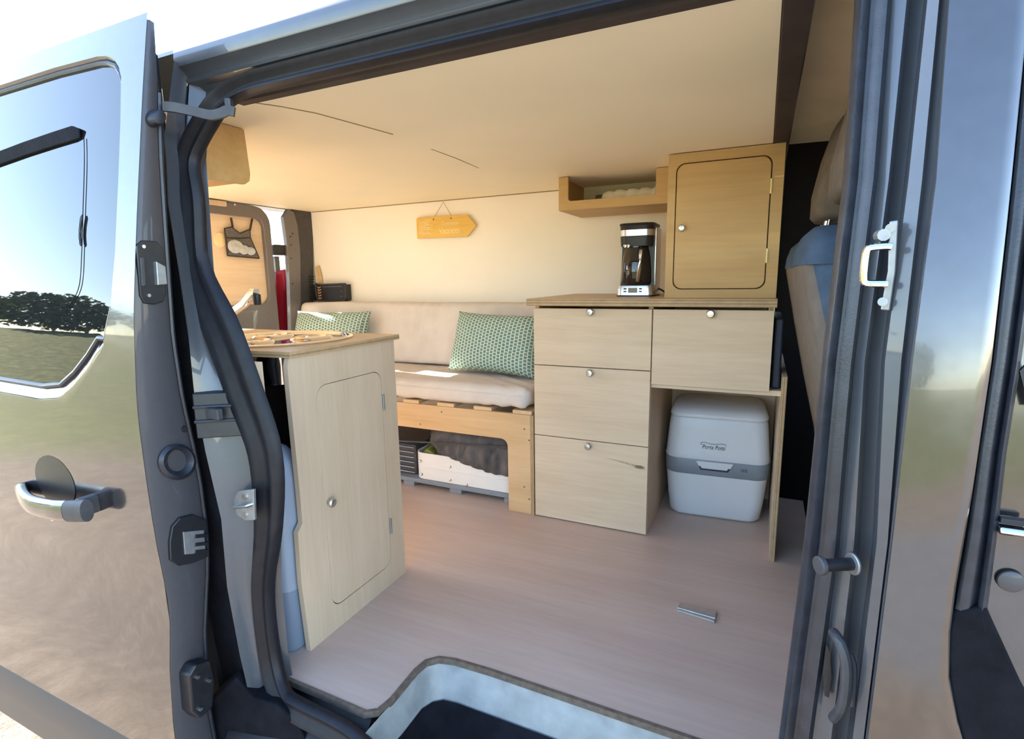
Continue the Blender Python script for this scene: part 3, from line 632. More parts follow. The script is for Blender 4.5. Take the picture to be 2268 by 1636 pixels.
for k in range(24):
    z = -.35+1.715*k/23; pn.append([Vector((x, prof(z, .105), z)) for x in (.205, .235, .27, .5, .9, 1.3)])
MB().loft(pn, False, False).build('door_panel', M['paint'], fd, 0, 60)
MB().loft([[Vector((x, prof(z, .135)+d, z)) for x, d in ((.30, 0), (.8, 0), (1.28, 0), (1.28, .012), (.8, .012), (.30, .012))] for z in [-.3+1.62*k/16 for k in range(17)]]).build('inner_trim', M['dark'], fd, 0, 60)
q = fpt(2236, 1166, .012)
MB().loft([[q+Vector((x, y, z)) for y, z in ((0, -.005), (-.012, -.006), (-.016, -.002), (-.013, .003), (0, .004))] for x in (-.012, -.005, .006, .011)]).build('latch', M['chrome'], fd, .002)
q = fpt(2240, 1155, .012); MB().box(q.x-.012, q.x+.012, q.y-.010, q.y, q.z, q.z+.006).build('latch_slot', M['plastic'], fd, .001)
q = fpt(2238, 1286, .018); MB().lathe([(.0, .0), (.0125, .001), (.0118, .003), (.007, .005), (0, .0055)], q, 1, 20, -1).build('grommet', M['edge'], fd)
hl = [fpt(u, v, .012) for u, v in ((2255, 820), (2275, 800), (2300, 900), (2275, 900))]
MB().loft([hl, [q+Vector((0, -.004, 0)) for q in hl]]).build('door_pocket', M['plastic'], fd)

# ================================================================== cab beyond the living area
tag(MB().box(.0, 1.35, -.02, 1.66, -.12, -.10).add([], []).build('floor_cab', M['dark']), 'dark cab floor', None, None, 'structure')
tag(MB().grid(8, 8, lambda a, b_: (.042+1.3*a, .10+1.58*b_, 1.452-.02*a-.02*(2*b_-1)**4)).build('ceiling_cab', M['headliner'], None, 0, 60), 'beige cloth cab headliner', None, None, 'structure')
B('roof_beam', MB().box(.0005, .045, .10, 1.66, CZ-.0025, 1.47), M['dark'], .004, 'dark brown roof beam behind the cab')
B('roof_beam_trim', MB().box(.040, .050, .12, 1.66, 1.425, 1.45), M['trimplastic'], .003)
tag(MB().box(.05, 1.35, 1.645, 1.67, -.1, 1.47).build('wall_cab', plain('black_cab_trim', (.012, .010, .010), .9, spec=.1)), 'dark trim along the far side of the cab', None, None, 'structure')
B('dashboard', MB().prism([(1.0, -.1), (1.35, -.1), (1.35, .75), (1.05, .68), (.98, .5)], 1, 0, 1.64), M['trimplastic'], .02)
def seat(yc, label):
    s = thing('cab_seat', label, 'seat', (.35, yc, -.1), 'cab seats')
    def sec(z, x0, th, w, e=.06):
        n = 24; out = []
        for i in range(n):
            a = 2*math.pi*i/n; ca, sa = math.cos(a), math.sin(a)
            out.append(Vector((x0+th/2+th/2*math.copysign(abs(ca)**.55, ca), yc+w/2*math.copysign(abs(sa)**.5, sa), z)))
        return out
    MB().loft([sec(z, x0, th, w) for z, x0, th, w in ((.28, .20, .16, .46), (.45, .175, .17, .47), (.62, .135, .16, .47), (.80, .095, .15, .46), (.93, .068, .13, .45), (.985, .062, .11, .42), (1.012, .070, .085, .36), (1.022, .082, .05, .28))]).build('backrest', M['seatblue'], s, 0, 60)
    MB().loft([sec(z, x0, th, w) for z, x0, th, w in ((.30, .196, .06, .40), (.45, .171, .06, .42), (.62, .130, .06, .43), (.80, .090, .06, .42), (.93, .063, .06, .40), (.955, .058, .06, .38))]).build('back_panel', M['seatgrey'], s, 0, 60)
    MB().loft([sec(z, x0, th, w) for z, x0, th, w in ((.955, .055, .125, .44), (.985, .058, .115, .425), (1.014, .067, .09, .37), (1.026, .080, .055, .29))]).build('shoulder_cover', M['seatblue'], s, 0, 60)
    MB().loft([sec(z, x0, th, w) for z, x0, th, w in ((.20, .22, .44, .46), (.28, .20, .50, .48), (.33, .22, .47, .46), (.345, .26, .38, .38))]).build('seat_base', M['seatgrey'], s, 0, 60)
    MB().box(.25, .62, yc-.2, yc+.2, -.10, .21).build('seat_pedestal', M['trimplastic'], s, .02)
    MB().loft([sec(z, x0, th, w) for z, x0, th, w in ((1.085, .125, .07, .20), (1.10, .112, .10, .245), (1.16, .112, .11, .27), (1.26, .130, .105, .265), (1.33, .150, .085, .235), (1.355, .165, .05, .17))]).build('headrest', M['seatgrey'], s, 0, 60)
    for dy in (-.065, .065): MB().tube([(.135, yc+dy, .99), (.150, yc+dy, 1.10)], .006, 10).build('headrest_post', M['chrome'], s)
    return s
seat(.50, 'taupe cab seat next to the front jamb, blue-grey shoulder cover')
seat(1.02, 'taupe cab seat behind the tall cabinet, blue-grey shoulder cover')

# ================================================================== sink cabinet by the door
CX = -1.006
sc = thing('sink_cabinet', 'pale plywood sink cabinet with a routed door and notched edge', 'cabinet', (-1.4, .3, 0))
yf = at(899, 1268, 0, CX).y
pz = [(yf, 0), (yf, .761), (at(640, 799, 0, CX).y, .761)]
pz += [(p.y, p.z) for p in (at(u, v, 0, CX) for u, v in ((637, 812), (640, 850), (648, 930), (655, 1000), (664, 1090), (670, 1158), (660, 1180), (668, 1290), (688, 1440)))]
pz[-1] = (pz[-1][0], 0)
drl = rrect(.181, .438, .065, .679, .035, 6)
# side panel with the door opening cut through it
def ring_match(outer, inner, c):
    n = len(inner); out = []
    for (a, b_) in inner:
        ang = math.atan2(b_-c[1], a-c[0]); best = None; dx, dz = math.cos(ang), math.sin(ang)
        for i in range(len(outer)):
            (x0, z0), (x1_, z1_) = outer[i], outer[(i+1) % len(outer)]
            ex, ez = x1_-x0, z1_-z0; den = dx*ez-dz*ex
            if abs(den) < 1e-12: continue
            s = ((x0-c[0])*ez-(z0-c[1])*ex)/den; k = ((x0-c[0])*dz-(z0-c[1])*dx)/den
            if s > 0 and -1e-6 <= k <= 1+1e-6 and (best is None or s > best): best = s
        out.append((c[0]+dx*best, c[1]+dz*best))
    return out
def dense(poly, step=.02):
    out = []
    for i in range(len(poly)):
        a, b_ = Vector(poly[i]), Vector(poly[(i+1) % len(poly)]); n = max(1, int((b_-a).length/step))
        out += [tuple(a.lerp(b_, k/n)) for k in range(n)]
    return out
cc = (.31, .37)
inner_d = dense(drl, .02)
# make sure the corners of the outline are sampled
angs_o = [math.atan2(b_-cc[1], a-cc[0]) for a, b_ in pz]
inner_all = sorted(set([math.atan2(b_-cc[1], a-cc[0]) for a, b_ in inner_d]+angs_o))
def cast(poly, ang): return ring_match(poly, [(cc[0]+math.cos(ang), cc[1]+math.sin(ang))], cc)[0]
inn_l = [cast(drl, a) for a in inner_all]; out_l = [cast(pz, a) for a in inner_all]
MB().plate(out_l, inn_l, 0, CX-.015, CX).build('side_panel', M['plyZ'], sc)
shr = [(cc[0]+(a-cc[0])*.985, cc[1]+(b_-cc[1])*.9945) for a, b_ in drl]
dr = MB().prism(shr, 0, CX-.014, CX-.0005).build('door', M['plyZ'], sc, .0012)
MB().prism([(cc[0]+(a-cc[0])*1.03, cc[1]+(b_-cc[1])*1.02) for a, b_ in drl], 0, CX-.028, CX-.0165).build('door_stop', M['groove'], sc)
def knob(c, ax, sgn, parent, r=.0125):
    MB().lathe([(0, 0), (r*.62, 0), (r*.5, .006), (r*.55, .009), (r, .012), (r, .017), (r*.75, .0205), (0, .0215)], c, ax, 20, sgn).build('knob', M['steel'], parent)
knob((CX-.001, .195, .367), 0, 1, dr)
for z in (.582, .19):
    h = MB().tube([(CX+.002, .4395, z-.024), (CX+.002, .4395, z+.024)], .0035, 8).build('hinge', M['zinc'], sc)
MB().box(-1.98, CX-.016, .50, .515, 0, .761).build('front_panel', M['ply'], sc)
MB().box(-1.98, -1.965, .02, .50, 0, .761).build('end_panel', M['plyZ'], sc)
MB().box(-1.965, CX-.016, .02, .045, .66, .761).build('back_rail', M['ply'], sc)
MB().box(-1.30, -1.285, .02, .499, 0, .64).build('added_shade_liner', M['dark'], sc)  # dark liners added to keep the inside of the cabinet dark
MB().box(-1.284, CX-.016, .485, .4995, 0, .64).build('added_shade_liner', M['dark'], sc)
# worktop
wt = thing('sink_worktop', 'oiled plywood worktop with a round sink cut-out', 'worktop', (-1.4, .27, .7615))
ctr = (-1.262, .308); sr = .188
circ = [(ctr[0]+sr*math.cos(2*math.pi*k/48), ctr[1]+sr*math.sin(2*math.pi*k/48)) for k in range(48)]
wo = [(-2.0, .012), (-1.0, .105), (-1.0, .524), (-2.0, .524)]
cc_old = cc; cc = ctr
aa = sorted(set([math.atan2(b_-cc[1], a-cc[0]) for a, b_ in circ]+[math.atan2(b_-cc[1], a-cc[0]) for a, b_ in wo]))
MB().plate([cast(wo, a) for a in aa], [cast(circ, a) for a in aa], 2, .7615, .776).build('top_board', M['top'], wt, 0)
MB().box(-1.0002, -.9985, .107, .523, .762, .7755).build('edge_face', M['edgeZ'], wt)
MB().sweep([(-2.0, .0105, .7688), (-1.0, .1035, .7688)], [(-.0008, -.0068), (.0008, -.0068), (.0008, .0068), (-.0008, .0068)]).build('edge_face', M['edgeZ'], wt)
cc = cc_old
# round stainless sink with a glass-lidded rim look: steel bowl, rim, drain
sk_ = thing('round_sink', 'round polished steel sink and hob set into the plywood worktop', 'sink', (ctr[0], ctr[1], .776))
MB().lathe([(.204, .7762), (.206, .779), (.201, .7825), (.192, .7825), (.186, .778), (.180, .7705), (.171, .769), (.165, .764), (.160, .72), (.147, .668), (.092, .655), (.030, .652), (.0, .652)], (ctr[0], ctr[1], 0), 2, 64).build('basin', M['chrome'], sk_, 0, 50)
MB().lathe([(.0, .653), (.028, .653), (.030, .656), (.022, .658), (0, .657)], (ctr[0], ctr[1], 0), 2, 24).build('drain', M['steel'], sk_)
for k in range(3):
    a = 2*math.pi*k/3+.5; px_, py_ = ctr[0]+.092*math.cos(a), ctr[1]+.092*math.sin(a)
    MB().lathe([(.057, .770), (.060, .775), (.056, .782), (.046, .784), (.040, .779), (.036, .775), (.020, .782), (0, .784)], (px_, py_, 0), 2, 28).build('burner', M['chrome'], sk_, 0, 50)
MB().lathe([(.168, .7685), (.171, .7745), (.05, .7745), (0, .7745)], (ctr[0], ctr[1], 0), 2, 48).build('hob_plate', M['steel'], sk_, 0, 50)
# tap
tx, tyy = -1.62, .30
tip = at(566, 655, 1, .30); tip0 = at(500, 702, 1, .30)
fx = thing('kitchen_tap', 'chrome kitchen tap with a rising spout over the sink', 'tap', (tx, tyy, .776))
dirv = (tip-tip0); base = tip0-dirv*((tip0.z-.822)/dirv.z)
MB().lathe([(0, .776), (.026, .776), (.026, .783), (.019, .79), (.019, base.z+.01), (.012, base.z+.02), (0, base.z+.022)], (base.x, base.y, 0), 2, 20).build('tap_body', M['chrome'], fx)
MB().sweep([base, base.lerp(tip, .3), base.lerp(tip, .7), tip+Vector((-.006, 0, .012)), tip+Vector((.004, 0, .010))], [(-.011, -.008), (-.006, -.011), (.006, -.011), (.011, -.008), (.011, .006), (.007, .010), (-.007, .010), (-.011, .006)]).build('spout', M['chrome'], fx, 0, 50)
MB().lathe([(0, -.026), (.010, -.026), (.0115, -.02), (.0115, .004), (0, .006)], tip+Vector((.004, 0, 0)), 2, 18).build('aerator', M['plastic'], fx)
fx.location = (base.x, base.y, .776)
for o in fx.children: o.matrix_parent_inverse = Matrix.Translation(fx.location).inverted()
# water canisters in the open end of the cabinet
def canister(x, y, h, label, fill):
    c = thing('water_canister', label, 'canister', (x, y, 0))
    a, b_ = .085, .055
    def rr(z, k): return [Vector((x+a*k*math.copysign(abs(math.cos(t_))**.6, math.cos(t_)), y+b_*k*math.copysign(abs(math.sin(t_))**.6, math.sin(t_)), z)) for t_ in [2*math.pi*i/28 for i in range(28)]]
    MB().loft([rr(0.001, .92), rr(.012, 1), rr(fill, 1)]).build('lower_body', M['water'], c, 0, 50)
    MB().loft([rr(fill, 1), rr(h-.10, 1), rr(h-.06, .92), rr(h-.03, .6), rr(h-.02, .34)]).build('upper_body', M['jerry'], c, 0, 50)
    MB().lathe([(0, h-.022), (.026, h-.022), (.026, h+.012), (.022, h+.016), (0, h+.016)], (x, y, 0), 2, 20).build('cap', M['jerry'], c)
    MB().tube(spline([Vector((x-.07, y, h-.07)), Vector((x-.065, y, h-.02)), Vector((x-.04, y, h-.005)), Vector((x-.02, y, h-.02))], 4), .008, 8, up=(0, 1, 0)).build('handle', M['jerry'], c)
canister(-1.115, .11, .56, 'pale blue water canister standing in the open end of the sink cabinet', .17)
# ================================================================== overhead cupboard above the sink
oc = thing('overhead_cupboard', 'tan plywood overhead cupboard with a rounded end panel', 'cupboard', (-1.7, .15, 1.18))
XO = -1.25
op = [at(u, v, 0, XO) for u, v in ((462, 262), (543, 266), (557, 410), (470, 405))]
ya = .012; yb_ = (op[1].y, op[2].y); za = op[2].z
ol = [(ya, CZ-.002), (yb_[0]-.006, CZ-.002), (yb_[1], za+.03), (yb_[1]-.004, za+.010), (yb_[1]-.018, za), (ya, za-.006)]
MB().prism(ol, 0, XO-.015, XO).build('end_panel', M['plywarm'], oc, .001)
MB().box(-2.15, XO-.015, ya, yb_[1]-.012, za+.006, za+.018).build('bottom_board', M['plywarm'], oc)
MB().box(-2.15, XO-.015, yb_[1]-.022, yb_[1]-.010, za+.018, CZ-.003).build('front_board', M['plywarm'], oc)

# ================================================================== bench
YD = 1.059
bn = thing('slatted_bench', 'pine slatted bench frame along the far wall', 'bench', (-1.58, 1.3, 0))
X1 = -.797
arc = [(-.897-.03+.03*math.cos(R(a)), .303-.03+.03*math.sin(R(a))) for a in (0, 22, 45, 67, 90)]
fb = [(X1, 0), (X1, .411), (-2.36, .411), (-2.36, 0), (-2.25, 0), (-2.25, .303)]+list(reversed(arc))+[(-.897, 0)]
MB().prism(fb, 1, YD, YD+.018).build('front_board', M['pine'], bn, .0015)
MB().box(X1+.001, X1+.014, YD, WY-.01, 0, .411).build('end_board', M['edgeX'], bn)
MB().box(-2.36, X1, WY-.03, WY-.012, .34, .411).build('rear_rail', M['pine'], bn)
MB().box(-2.36, -2.345, YD+.019, WY-.03, 0, .411).build('end_board', M['pine'], bn)
sx = [at((a+b_)/2, 905, 1, YD).x for a, b_ in ((892, 929), (968, 1007), (1047, 1089), (1134, 1178))]
st_ = (sx[-1]-sx[0])/3
for k in range(9):
    x = sx[-1]-k*st_
    if x < -2.33: break
    MB().box(x-.042, x+.040, YD+.002, WY-.012, .4115, .4265).build('slat', M['pineY'], bn, .0015)
for u, v in ((978, 912), (931, 939), (1161, 950), (1161, 1078), (1172, 975), (1172, 1105)):
    q = at(u, v, 1, YD); MB().lathe([(0, -.0005), (.0035, 0), (.0025, .0012), (0, .0013)], (q.x, YD, q.z), 1, 10, -1).build('screw', M['groove'], bn)
MB().tube([at(860, 974, 1, YD+.03)+Vector((-.6, 0, 0)), at(880, 976, 1, YD+.03), at(1000, 982, 1, YD+.03), at(1132, 990, 1, YD+.03)+Vector((.02, 0, 0))], .0042, 8).build('rod', M['trimplastic'], bn)

def soft_box(x0, x1, y0, y1, z0, z1, r, step=.03, amp=.004, ns=6, bulge=.0, wr=None):
    bm = bmesh.new(); bmesh.ops.create_cube(bm, size=1)
    me = MB()
    nx, ny, nz = [max(4, int((b_-a)/step)) for a, b_ in ((x0, x1), (y0, y1), (z0, z1))]
    bm.free(); verts = {}; out = MB(); vs = []; fs = []
    def vid(i, j, k):
        key = (i, j, k)
        if key not in verts:
            p = Vector((x0+(x1-x0)*i/nx, y0+(y1-y0)*j/ny, z0+(z1-z0)*k/nz))
            c = Vector((min(max(p.x, x0+r), x1-r), min(max(p.y, y0+r), y1-r), min(max(p.z, z0+r), z1-r)))
            d = p-c
            if d.length > 1e-9: p = c+d.normalized()*r
            n = d.normalized() if d.length > 1e-9 else Vector((0, 0, 1))
            a, b_, g_ = 2*i/nx-1, 2*j/ny-1, 2*k/nz-1
            p += n*bulge*(1-a**4)*(1-b_**4)*(1-g_**4 if abs(g_) < .99 else 1)
            p += n*amp*noise.noise(p*ns)
            if wr: p += n*wr(p)
            verts[key] = len(vs); vs.append(tuple(p))
        return verts[key]
    for i in range(nx):
        for j in range(ny):
            fs += [(vid(i, j, 0), vid(i, j+1, 0), vid(i+1, j+1, 0), vid(i+1, j, 0)), (vid(i, j, nz), vid(i+1, j, nz), vid(i+1, j+1, nz), vid(i, j+1, nz))]
    for i in range(nx):
        for k in range(nz):
            fs += [(vid(i, 0, k), vid(i+1, 0, k), vid(i+1, 0, k+1), vid(i, 0, k+1)), (vid(i, ny, k), vid(i, ny, k+1), vid(i+1, ny, k+1), vid(i+1, ny, k))]
    for j in range(ny):
        for k in range(nz):
            fs += [(vid(0, j, k), vid(0, j, k+1), vid(0, j+1, k+1), vid(0, j+1, k)), (vid(nx, j, k), vid(nx, j+1, k), vid(nx, j+1, k+1), vid(nx, j, k+1))]
    return out.add(vs, fs)
def wr_seat(p):
    s = 0
    if p.x > -1.75:
        t_ = (p.x*.8+p.y*1.1+p.z*1.2)*80+5*noise.noise(p*4)
        s = .005*math.sin(t_)*max(0, noise.noise(p*3+Vector((4, 1, 0)))+.25)
    return s
sb = thing('seat_cushion', 'long beige canvas seat cushion lying on the bench slats', 'cushion', (-1.58, 1.3, .427))
soft_box(-2.34, -.800, 1.045, 1.575, .434, .518, .028, .02, .004, 5, .004, wr_seat).build('cover', M['cushion'], sb, 0, 80)
MB().tube([(-2.30, 1.0465, .488), (-1.8, 1.0455, .490), (-1.2, 1.045, .489), (-.83, 1.0465, .487)], .0022, 6).build('piping', M['cushion'], sb)
def wr_back(p):
    if p.y > 1.5: return 0
    s = 0
    for x0_, w_ in ((-1.62, .014), (-1.56, .010), (-1.50, .014), (-1.45, .008), (-1.10, .010), (-1.20, .012), (-1.02, .010), (-1.68, .01)):
        s += -.010*math.exp(-((p.x-x0_+.02*(p.z-.6))/w_)**2)*max(0, min(1, (p.z-.52)/.12))
    return s
bc = thing('back_cushion', 'long beige canvas back cushion leaning on the far wall', 'cushion', (-1.6, 1.5, .52))
bco = soft_box(-2.378, -.800, 1.455, 1.565, .531, .822, .022, .018, .004, 5, .004, wr_back)
bco.v = [(x, y-.085*(.822-z)/.30, z) for x, y, z in bco.v]
bco.build('cover', M['cushion'], bc, 0, 80)

def pillow(name, label, c, wx, wz, th, lean, yaw, roll=0.0, top=None):
    """rectangular pillow; local x = width, z = height, y = thickness"""
    nu, nv = 36, 26; vs = []; fs = []; uv = []
    for side_ in (-1, 1):
        o = len(vs)
        for j in range(nv+1):
            for i in range(nu+1):
                a, b_ = 2*i/nu-1, 2*j/nv-1
                t_ = (max(0, 1-abs(a)**3.2)*max(0, 1-abs(b_)**3.2))**.55
                pin = 1-.07*(1-abs(b_)**2)*abs(a)**6; pin2 = 1-.09*(1-abs(a)**2)*abs(b_)**6
                p = Vector((wx/2*a*pin, side_*(th/2*t_+.004), wz/2*b_*pin2))
                p.y += .006*noise.noise(Vector((a*2.3, b_*2.3, side_*3+c[0])))*t_
                vs.append(p); uv.append((i/nu*wx/.40*1.0, j/nv*wz/.40))
        for j in range(nv):
            for i in range(nu):
                q = (o+j*(nu+1)+i, o+j*(nu+1)+i+1, o+(j+1)*(nu+1)+i+1, o+(j+1)*(nu+1)+i)
                fs.append(q if side_ == -1 else tuple(reversed(q)))
    # close the rim
    o = (nu+1)*(nv+1); rim_ = [i for i in range(nu+1)]+[j*(nu+1)+nu for j in range(1, nv+1)]+[nv*(nu+1)+i for i in range(nu-1, -1, -1)]+[j*(nu+1) for j in range(nv-1, 0, -1)]
    for a, b_ in zip(rim_, rim_[1:]+rim_[:1]): fs.append((b_, a, a+o, b_+o))
    T = Matrix.Translation(c) @ Matrix.Rotation(yaw, 4, 'Z') @ Matrix.Rotation(lean, 4, 'X') @ Matrix.Rotation(roll, 4, 'Y')
    me = bpy.data.meshes.new(name); me.from_pydata([tuple(T @ q) for q in vs], [], fs)
    ul = me.uv_layers.new(name='uv')
    for lp_ in me.loops: ul.data[lp_.index].uv = uv[lp_.vertex_index]
    me.shade_smooth(); me.materials.append(M['pillow'])
    o_ = bpy.data.objects.new(name, me); col.objects.link(o_); return tag(o_, label, 'pillow', 'green pillows on the bench')
pillow('throw_pillow', 'green block-print pillow leaning beside the drawer cabinet', (-1.055, 1.285, .657), .45, .275, .13, R(-20), R(-4), R(1.5))
pillow('throw_pillow', 'green block-print pillow at the tail end of the bench', (-2.02, 1.295, .655), .44, .275, .13, R(-20), R(8), R(0))

# ---------------- under the bench
cr = thing('storage_tray', 'white enamelled storage tray on a grey sliding base under the bench', 'tray', (-1.2, 1.25, 0))
yx0, yx1 = 1.13, 1.55
xl = at(918, 1050, 1, yx0).x
tl_o = rrect(xl, -.82, yx0, yx1, .05, 5); tl_i = rrect(xl+.006, -.826, yx0+.006, yx1-.006, .045, 5)
MB().plate(tl_o, tl_i, 2, .042, .165).add([(x, y, .046) for x, y in tl_i], [tuple(range(len(tl_i)))]).build('tray_wall', M['whitemetal'], cr)
for u, v in ((931, 1021), (934, 1050), (997, 1034), (997, 1063), (1034, 1073)):
    q = at(u, v, 1, yx0); MB().lathe([(0, -.001), (.007, 0), (.005, .004), (0, .005)], (q.x, yx0, q.z), 1, 12, -1).build('rivet', M['chrome'], cr)
MB().tube([(xl+.05, yx0-.001, .10), (-.84, yx0-.001, .10)], .002, 6).build('rib', M['whitemetal'], cr)
MB().box(-1.75, -.82, yx0-.01, yx1, .022, .041).build('base_rail', M['greyplastic'], cr, .003)
for x in (-1.44, -1.19, -.92): MB().box(x-.03, x+.03, yx0-.006, yx1-.02, .0, .022).build('base_foot', M['greyplastic'], cr, .003)
wr = thing('wire_basket', 'dark wire basket beside the white tray under the bench', 'basket', (-1.62, 1.3, .041))
for k in range(6): MB().tube([(-1.745, 1.15, .055+.024*k), (xl-.012, 1.15, .055+.024*k)], .0022, 6).build('wire', M['zinc'], wr)
MB().box(-1.75, xl-.008, 1.16, 1.5, .0425, .185).build('basket_liner', M['trimplastic'], wr, .006)
def clothpt(a, b_):
    x = xl+.024+.065*a; y = 1.160+.10*b_
    return Vector((x, y, .150+.020*math.sin(2.6*a+1.5*b_)+.006*noise.noise(Vector((x, y, 0))*40)))
gcl = MB().grid(10, 12, clothpt)
gcl.grid(10, 12, lambda a, b_: Vector((clothpt(a, b_).x, clothpt(a, b_).y, .047)))
nn = 11*13
rim_ = [i for i in range(11)]+[j*11+10 for j in range(1, 13)]+[12*11+i for i in range(9, -1, -1)]+[j*11 for j in range(11, 0, -1)]
gcl.f += [(a, b_, b_+nn, a+nn) for a, b_ in zip(rim_, rim_[1:]+rim_[:1])]
tag(gcl.build('green_cloth', M['green'], None, 0, 60), 'folded olive green cloth in the corner of the white tray', 'cloth')
# the bag fills the tray and slumps over its front rim, behind the bench's rod
def bag_sec(x):
    t_ = (x+1.35)/.50                                     # 0 at the left end, 1 at the right end
    e = min(1, .30+.70*(max(0, t_)/.16)**.6)
    zf = float(np.interp(x, [-1.35, -1.27, -1.15, -1.02, -.93, -.85], [.215, .180, .148, .122, .120, .132]))
    zin = .200 if x < -1.305 else .050                    # left end lies over the green cloth
    P = [(1.150, zin, 0), (1.150, max(zin, .12), 0), (1.148, max(zin, .172)+.001, 0), (1.134, max(zf, .1725), 0), (1.1235, max(zf, .171), 0), (1.1225, zf+.012, 0), (1.120, zf, .3), (1.112, zf+.006, .8),
         (1.107, zf+.030, 1), (1.106, .205, 1), (1.109, .235, 1), (1.116, .265, 1), (1.132, .288, 1), (1.165, .302, 1), (1.22, .312, 1), (1.30, .315, 1), (1.38, .305, 1), (1.45, .28, 1), (1.50, .23, .6), (1.525, .16, .3), (1.52, max(zin, .07), 0), (1.40, zin, 0), (1.25, zin, 0)]
    out = []
    for y, z, w_ in P:
        cy, cz_ = 1.27, .235
        if e < 1: y = max(1.106, cy+(y-cy)*(.45+.55*e)) ; z = cz_+(z-cz_)*e
        p = Vector((x, y, z)); n = Vector((0, y-1.30, z-.17)).normalized()
        k = (.011*math.sin(x*105+9*noise.noise(Vector((x*7, y*4, z*9))))-.004+.020*noise.noise(p*11))*w_
        if y < 1.14: k = max(-.006, min(.004, k)) if y > 1.112 else max(-.024 if z > .195 else -.009, min(.004, k*1.2))
        p += n*k; p.y = max(p.y, 1.0985); out.append(p)
    return out
bgo = MB().loft([bag_sec(-1.35+.50*k/70) for k in range(71)]).build('cloth_bag', M['darkcloth'], None, 0, 70)
tag(bgo, 'crumpled dark grey nylon bag lying in the white tray', 'bag')

# ================================================================== drawer cabinet
XL, XM, XRr, XP = -.779, -.338, .034, .083
dcb = thing('drawer_cabinet', 'pale plywood drawer cabinet with an open toilet bay', 'cabinet', (-.35, 1.3, 0))
YB = YD+.016
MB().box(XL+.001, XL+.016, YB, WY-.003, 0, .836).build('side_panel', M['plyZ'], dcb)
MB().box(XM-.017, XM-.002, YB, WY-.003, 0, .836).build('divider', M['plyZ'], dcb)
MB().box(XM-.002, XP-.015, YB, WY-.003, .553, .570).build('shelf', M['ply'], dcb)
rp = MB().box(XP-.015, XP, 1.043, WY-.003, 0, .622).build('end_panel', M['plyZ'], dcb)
MB().box(XP-.0148, XP-.0002, 1.0415, 1.0432, .0005, .6215).build('edge_face', M['edgeX'], rp)
MB().box(XL+.016, XM-.017, WY-.02, WY-.004, 0, .836).build('back_panel', M['ply'], dcb)
MB().box(XM-.002, XP-.015, WY-.012, WY-.004, 0, .553).build('back_panel', M['ply'], dcb)
MB().box(XRr-.017, XRr-.002, YB, WY-.003, .57, .836).build('divider', M['plyZ'], dcb)
for (x0, x1_, z0, z1_, ku, kv) in ((XL, XM-.003, .004, .3355, 1302, 988), (XL, XM-.003, .3385, .6115, 1306, 826), (XL, XM-.003, .6145, .827, 1307, 691), (XM+.001, XRr, .568, .827, 1574, 695)):
    d_ = MB().box(x0, x1_, YD, YD+.0145, z0, z1_).build('drawer', M['ply'], dcb, .001)
    q = at(ku, kv, 1, YD-.012); knob((q.x, YD, q.z), 1, -1, d_, .0135)
# a knot in the lowest front
kn = plain('dark_wood_knot', (.24, .16, .09), .6, 0, .4, 90)
q = at(1416, 1034, 1, YD)
MB().prism([(q.x+.022*math.cos(2*math.pi*k/14)*(1 if k % 2 else .8), q.z+.0065*math.sin(2*math.pi*k/14)) for k in range(14)], 1, YD-.0004, YD+.003).build('knot', kn, dcb)
a, c = at(1335, 1011, 1, YD), at(1432, 1041, 1, YD)
MB().prism([(a.x, a.z), (q.x-.005, q.z-.004), (c.x-.004, c.z), (q.x-.005, q.z+.006)], 1, YD-.0003, YD+.003).build('knot_streak', plain('brown_wood_streak', (.46, .33, .20), .6, 0, .2, 90), dcb)
# worktop on it
dw = thing('drawer_worktop', 'oiled plywood worktop on the drawer cabinet, under the coffee maker', 'worktop', (-.37, 1.3, .838))
MB().box(-.790, .040, 1.018, WY-.002, .838, .864).build('top_board', M['top'], dw, .001)
MB().box(-.7895, .0395, 1.0168, 1.0182, .8385, .8635).build('edge_face', M['edgeZ'], dw)
nb = tag(MB().box(XRr+.004, XP-.018, 1.10, 1.45, .5705, .80).build('storage_box', M['navy'], None, .008), 'navy storage box wedged beside the right-hand drawer front', 'box')
# ================================================================== tall cabinet
YT = 1.096
tcb = thing('tall_cabinet', 'warm tan plywood cupboard standing on the worktop', 'cupboard', (-.13, 1.3, .864))
xa, xb = -.308, .036; zt_ = CZ-.003
p = [at(u, v, 1, YT) for u, v in ((1497, 362), (1713, 342), (1694, 640), (1490, 641))]
dx0, dx1 = (p[0].x+p[3].x)/2, (p[1].x+p[2].x)/2; dz0, dz1 = (p[2].z+p[3].z)/2, (p[0].z+p[1].z)/2
dl_ = rrect(dx0, dx1, dz0, dz1, .028, 6)
cc = ((dx0+dx1)/2, (dz0+dz1)/2); ol_ = [(xa, .8645), (xb, .8645), (xb, zt_), (xa, zt_)]
aa = sorted(set([math.atan2(b_-cc[1], a-cc[0]) for a, b_ in dense(dl_)]+[math.atan2(b_-cc[1], a-cc[0]) for a, b_ in ol_]))
MB().plate([cast(ol_, a) for a in aa], [cast(dl_, a) for a in aa], 1, YT, YT+.015).build('face_frame', M['plywarm'], tcb)
td = MB().prism([(cc[0]+(a-cc[0])*.978, cc[1]+(b_-cc[1])*.985) for a, b_ in dl_], 1, YT+.0005, YT+.014).build('door', M['plywarm'], tcb, .0012)
MB().prism([(cc[0]+(a-cc[0])*1.03, cc[1]+(b_-cc[1])*1.02) for a, b_ in dl_], 1, YT+.0165, YT+.026).build('door_stop', M['groove'], tcb)
q = at(1510, 505, 1, YT-.012); knob((q.x, YT, q.z), 1, -1, td, .011)
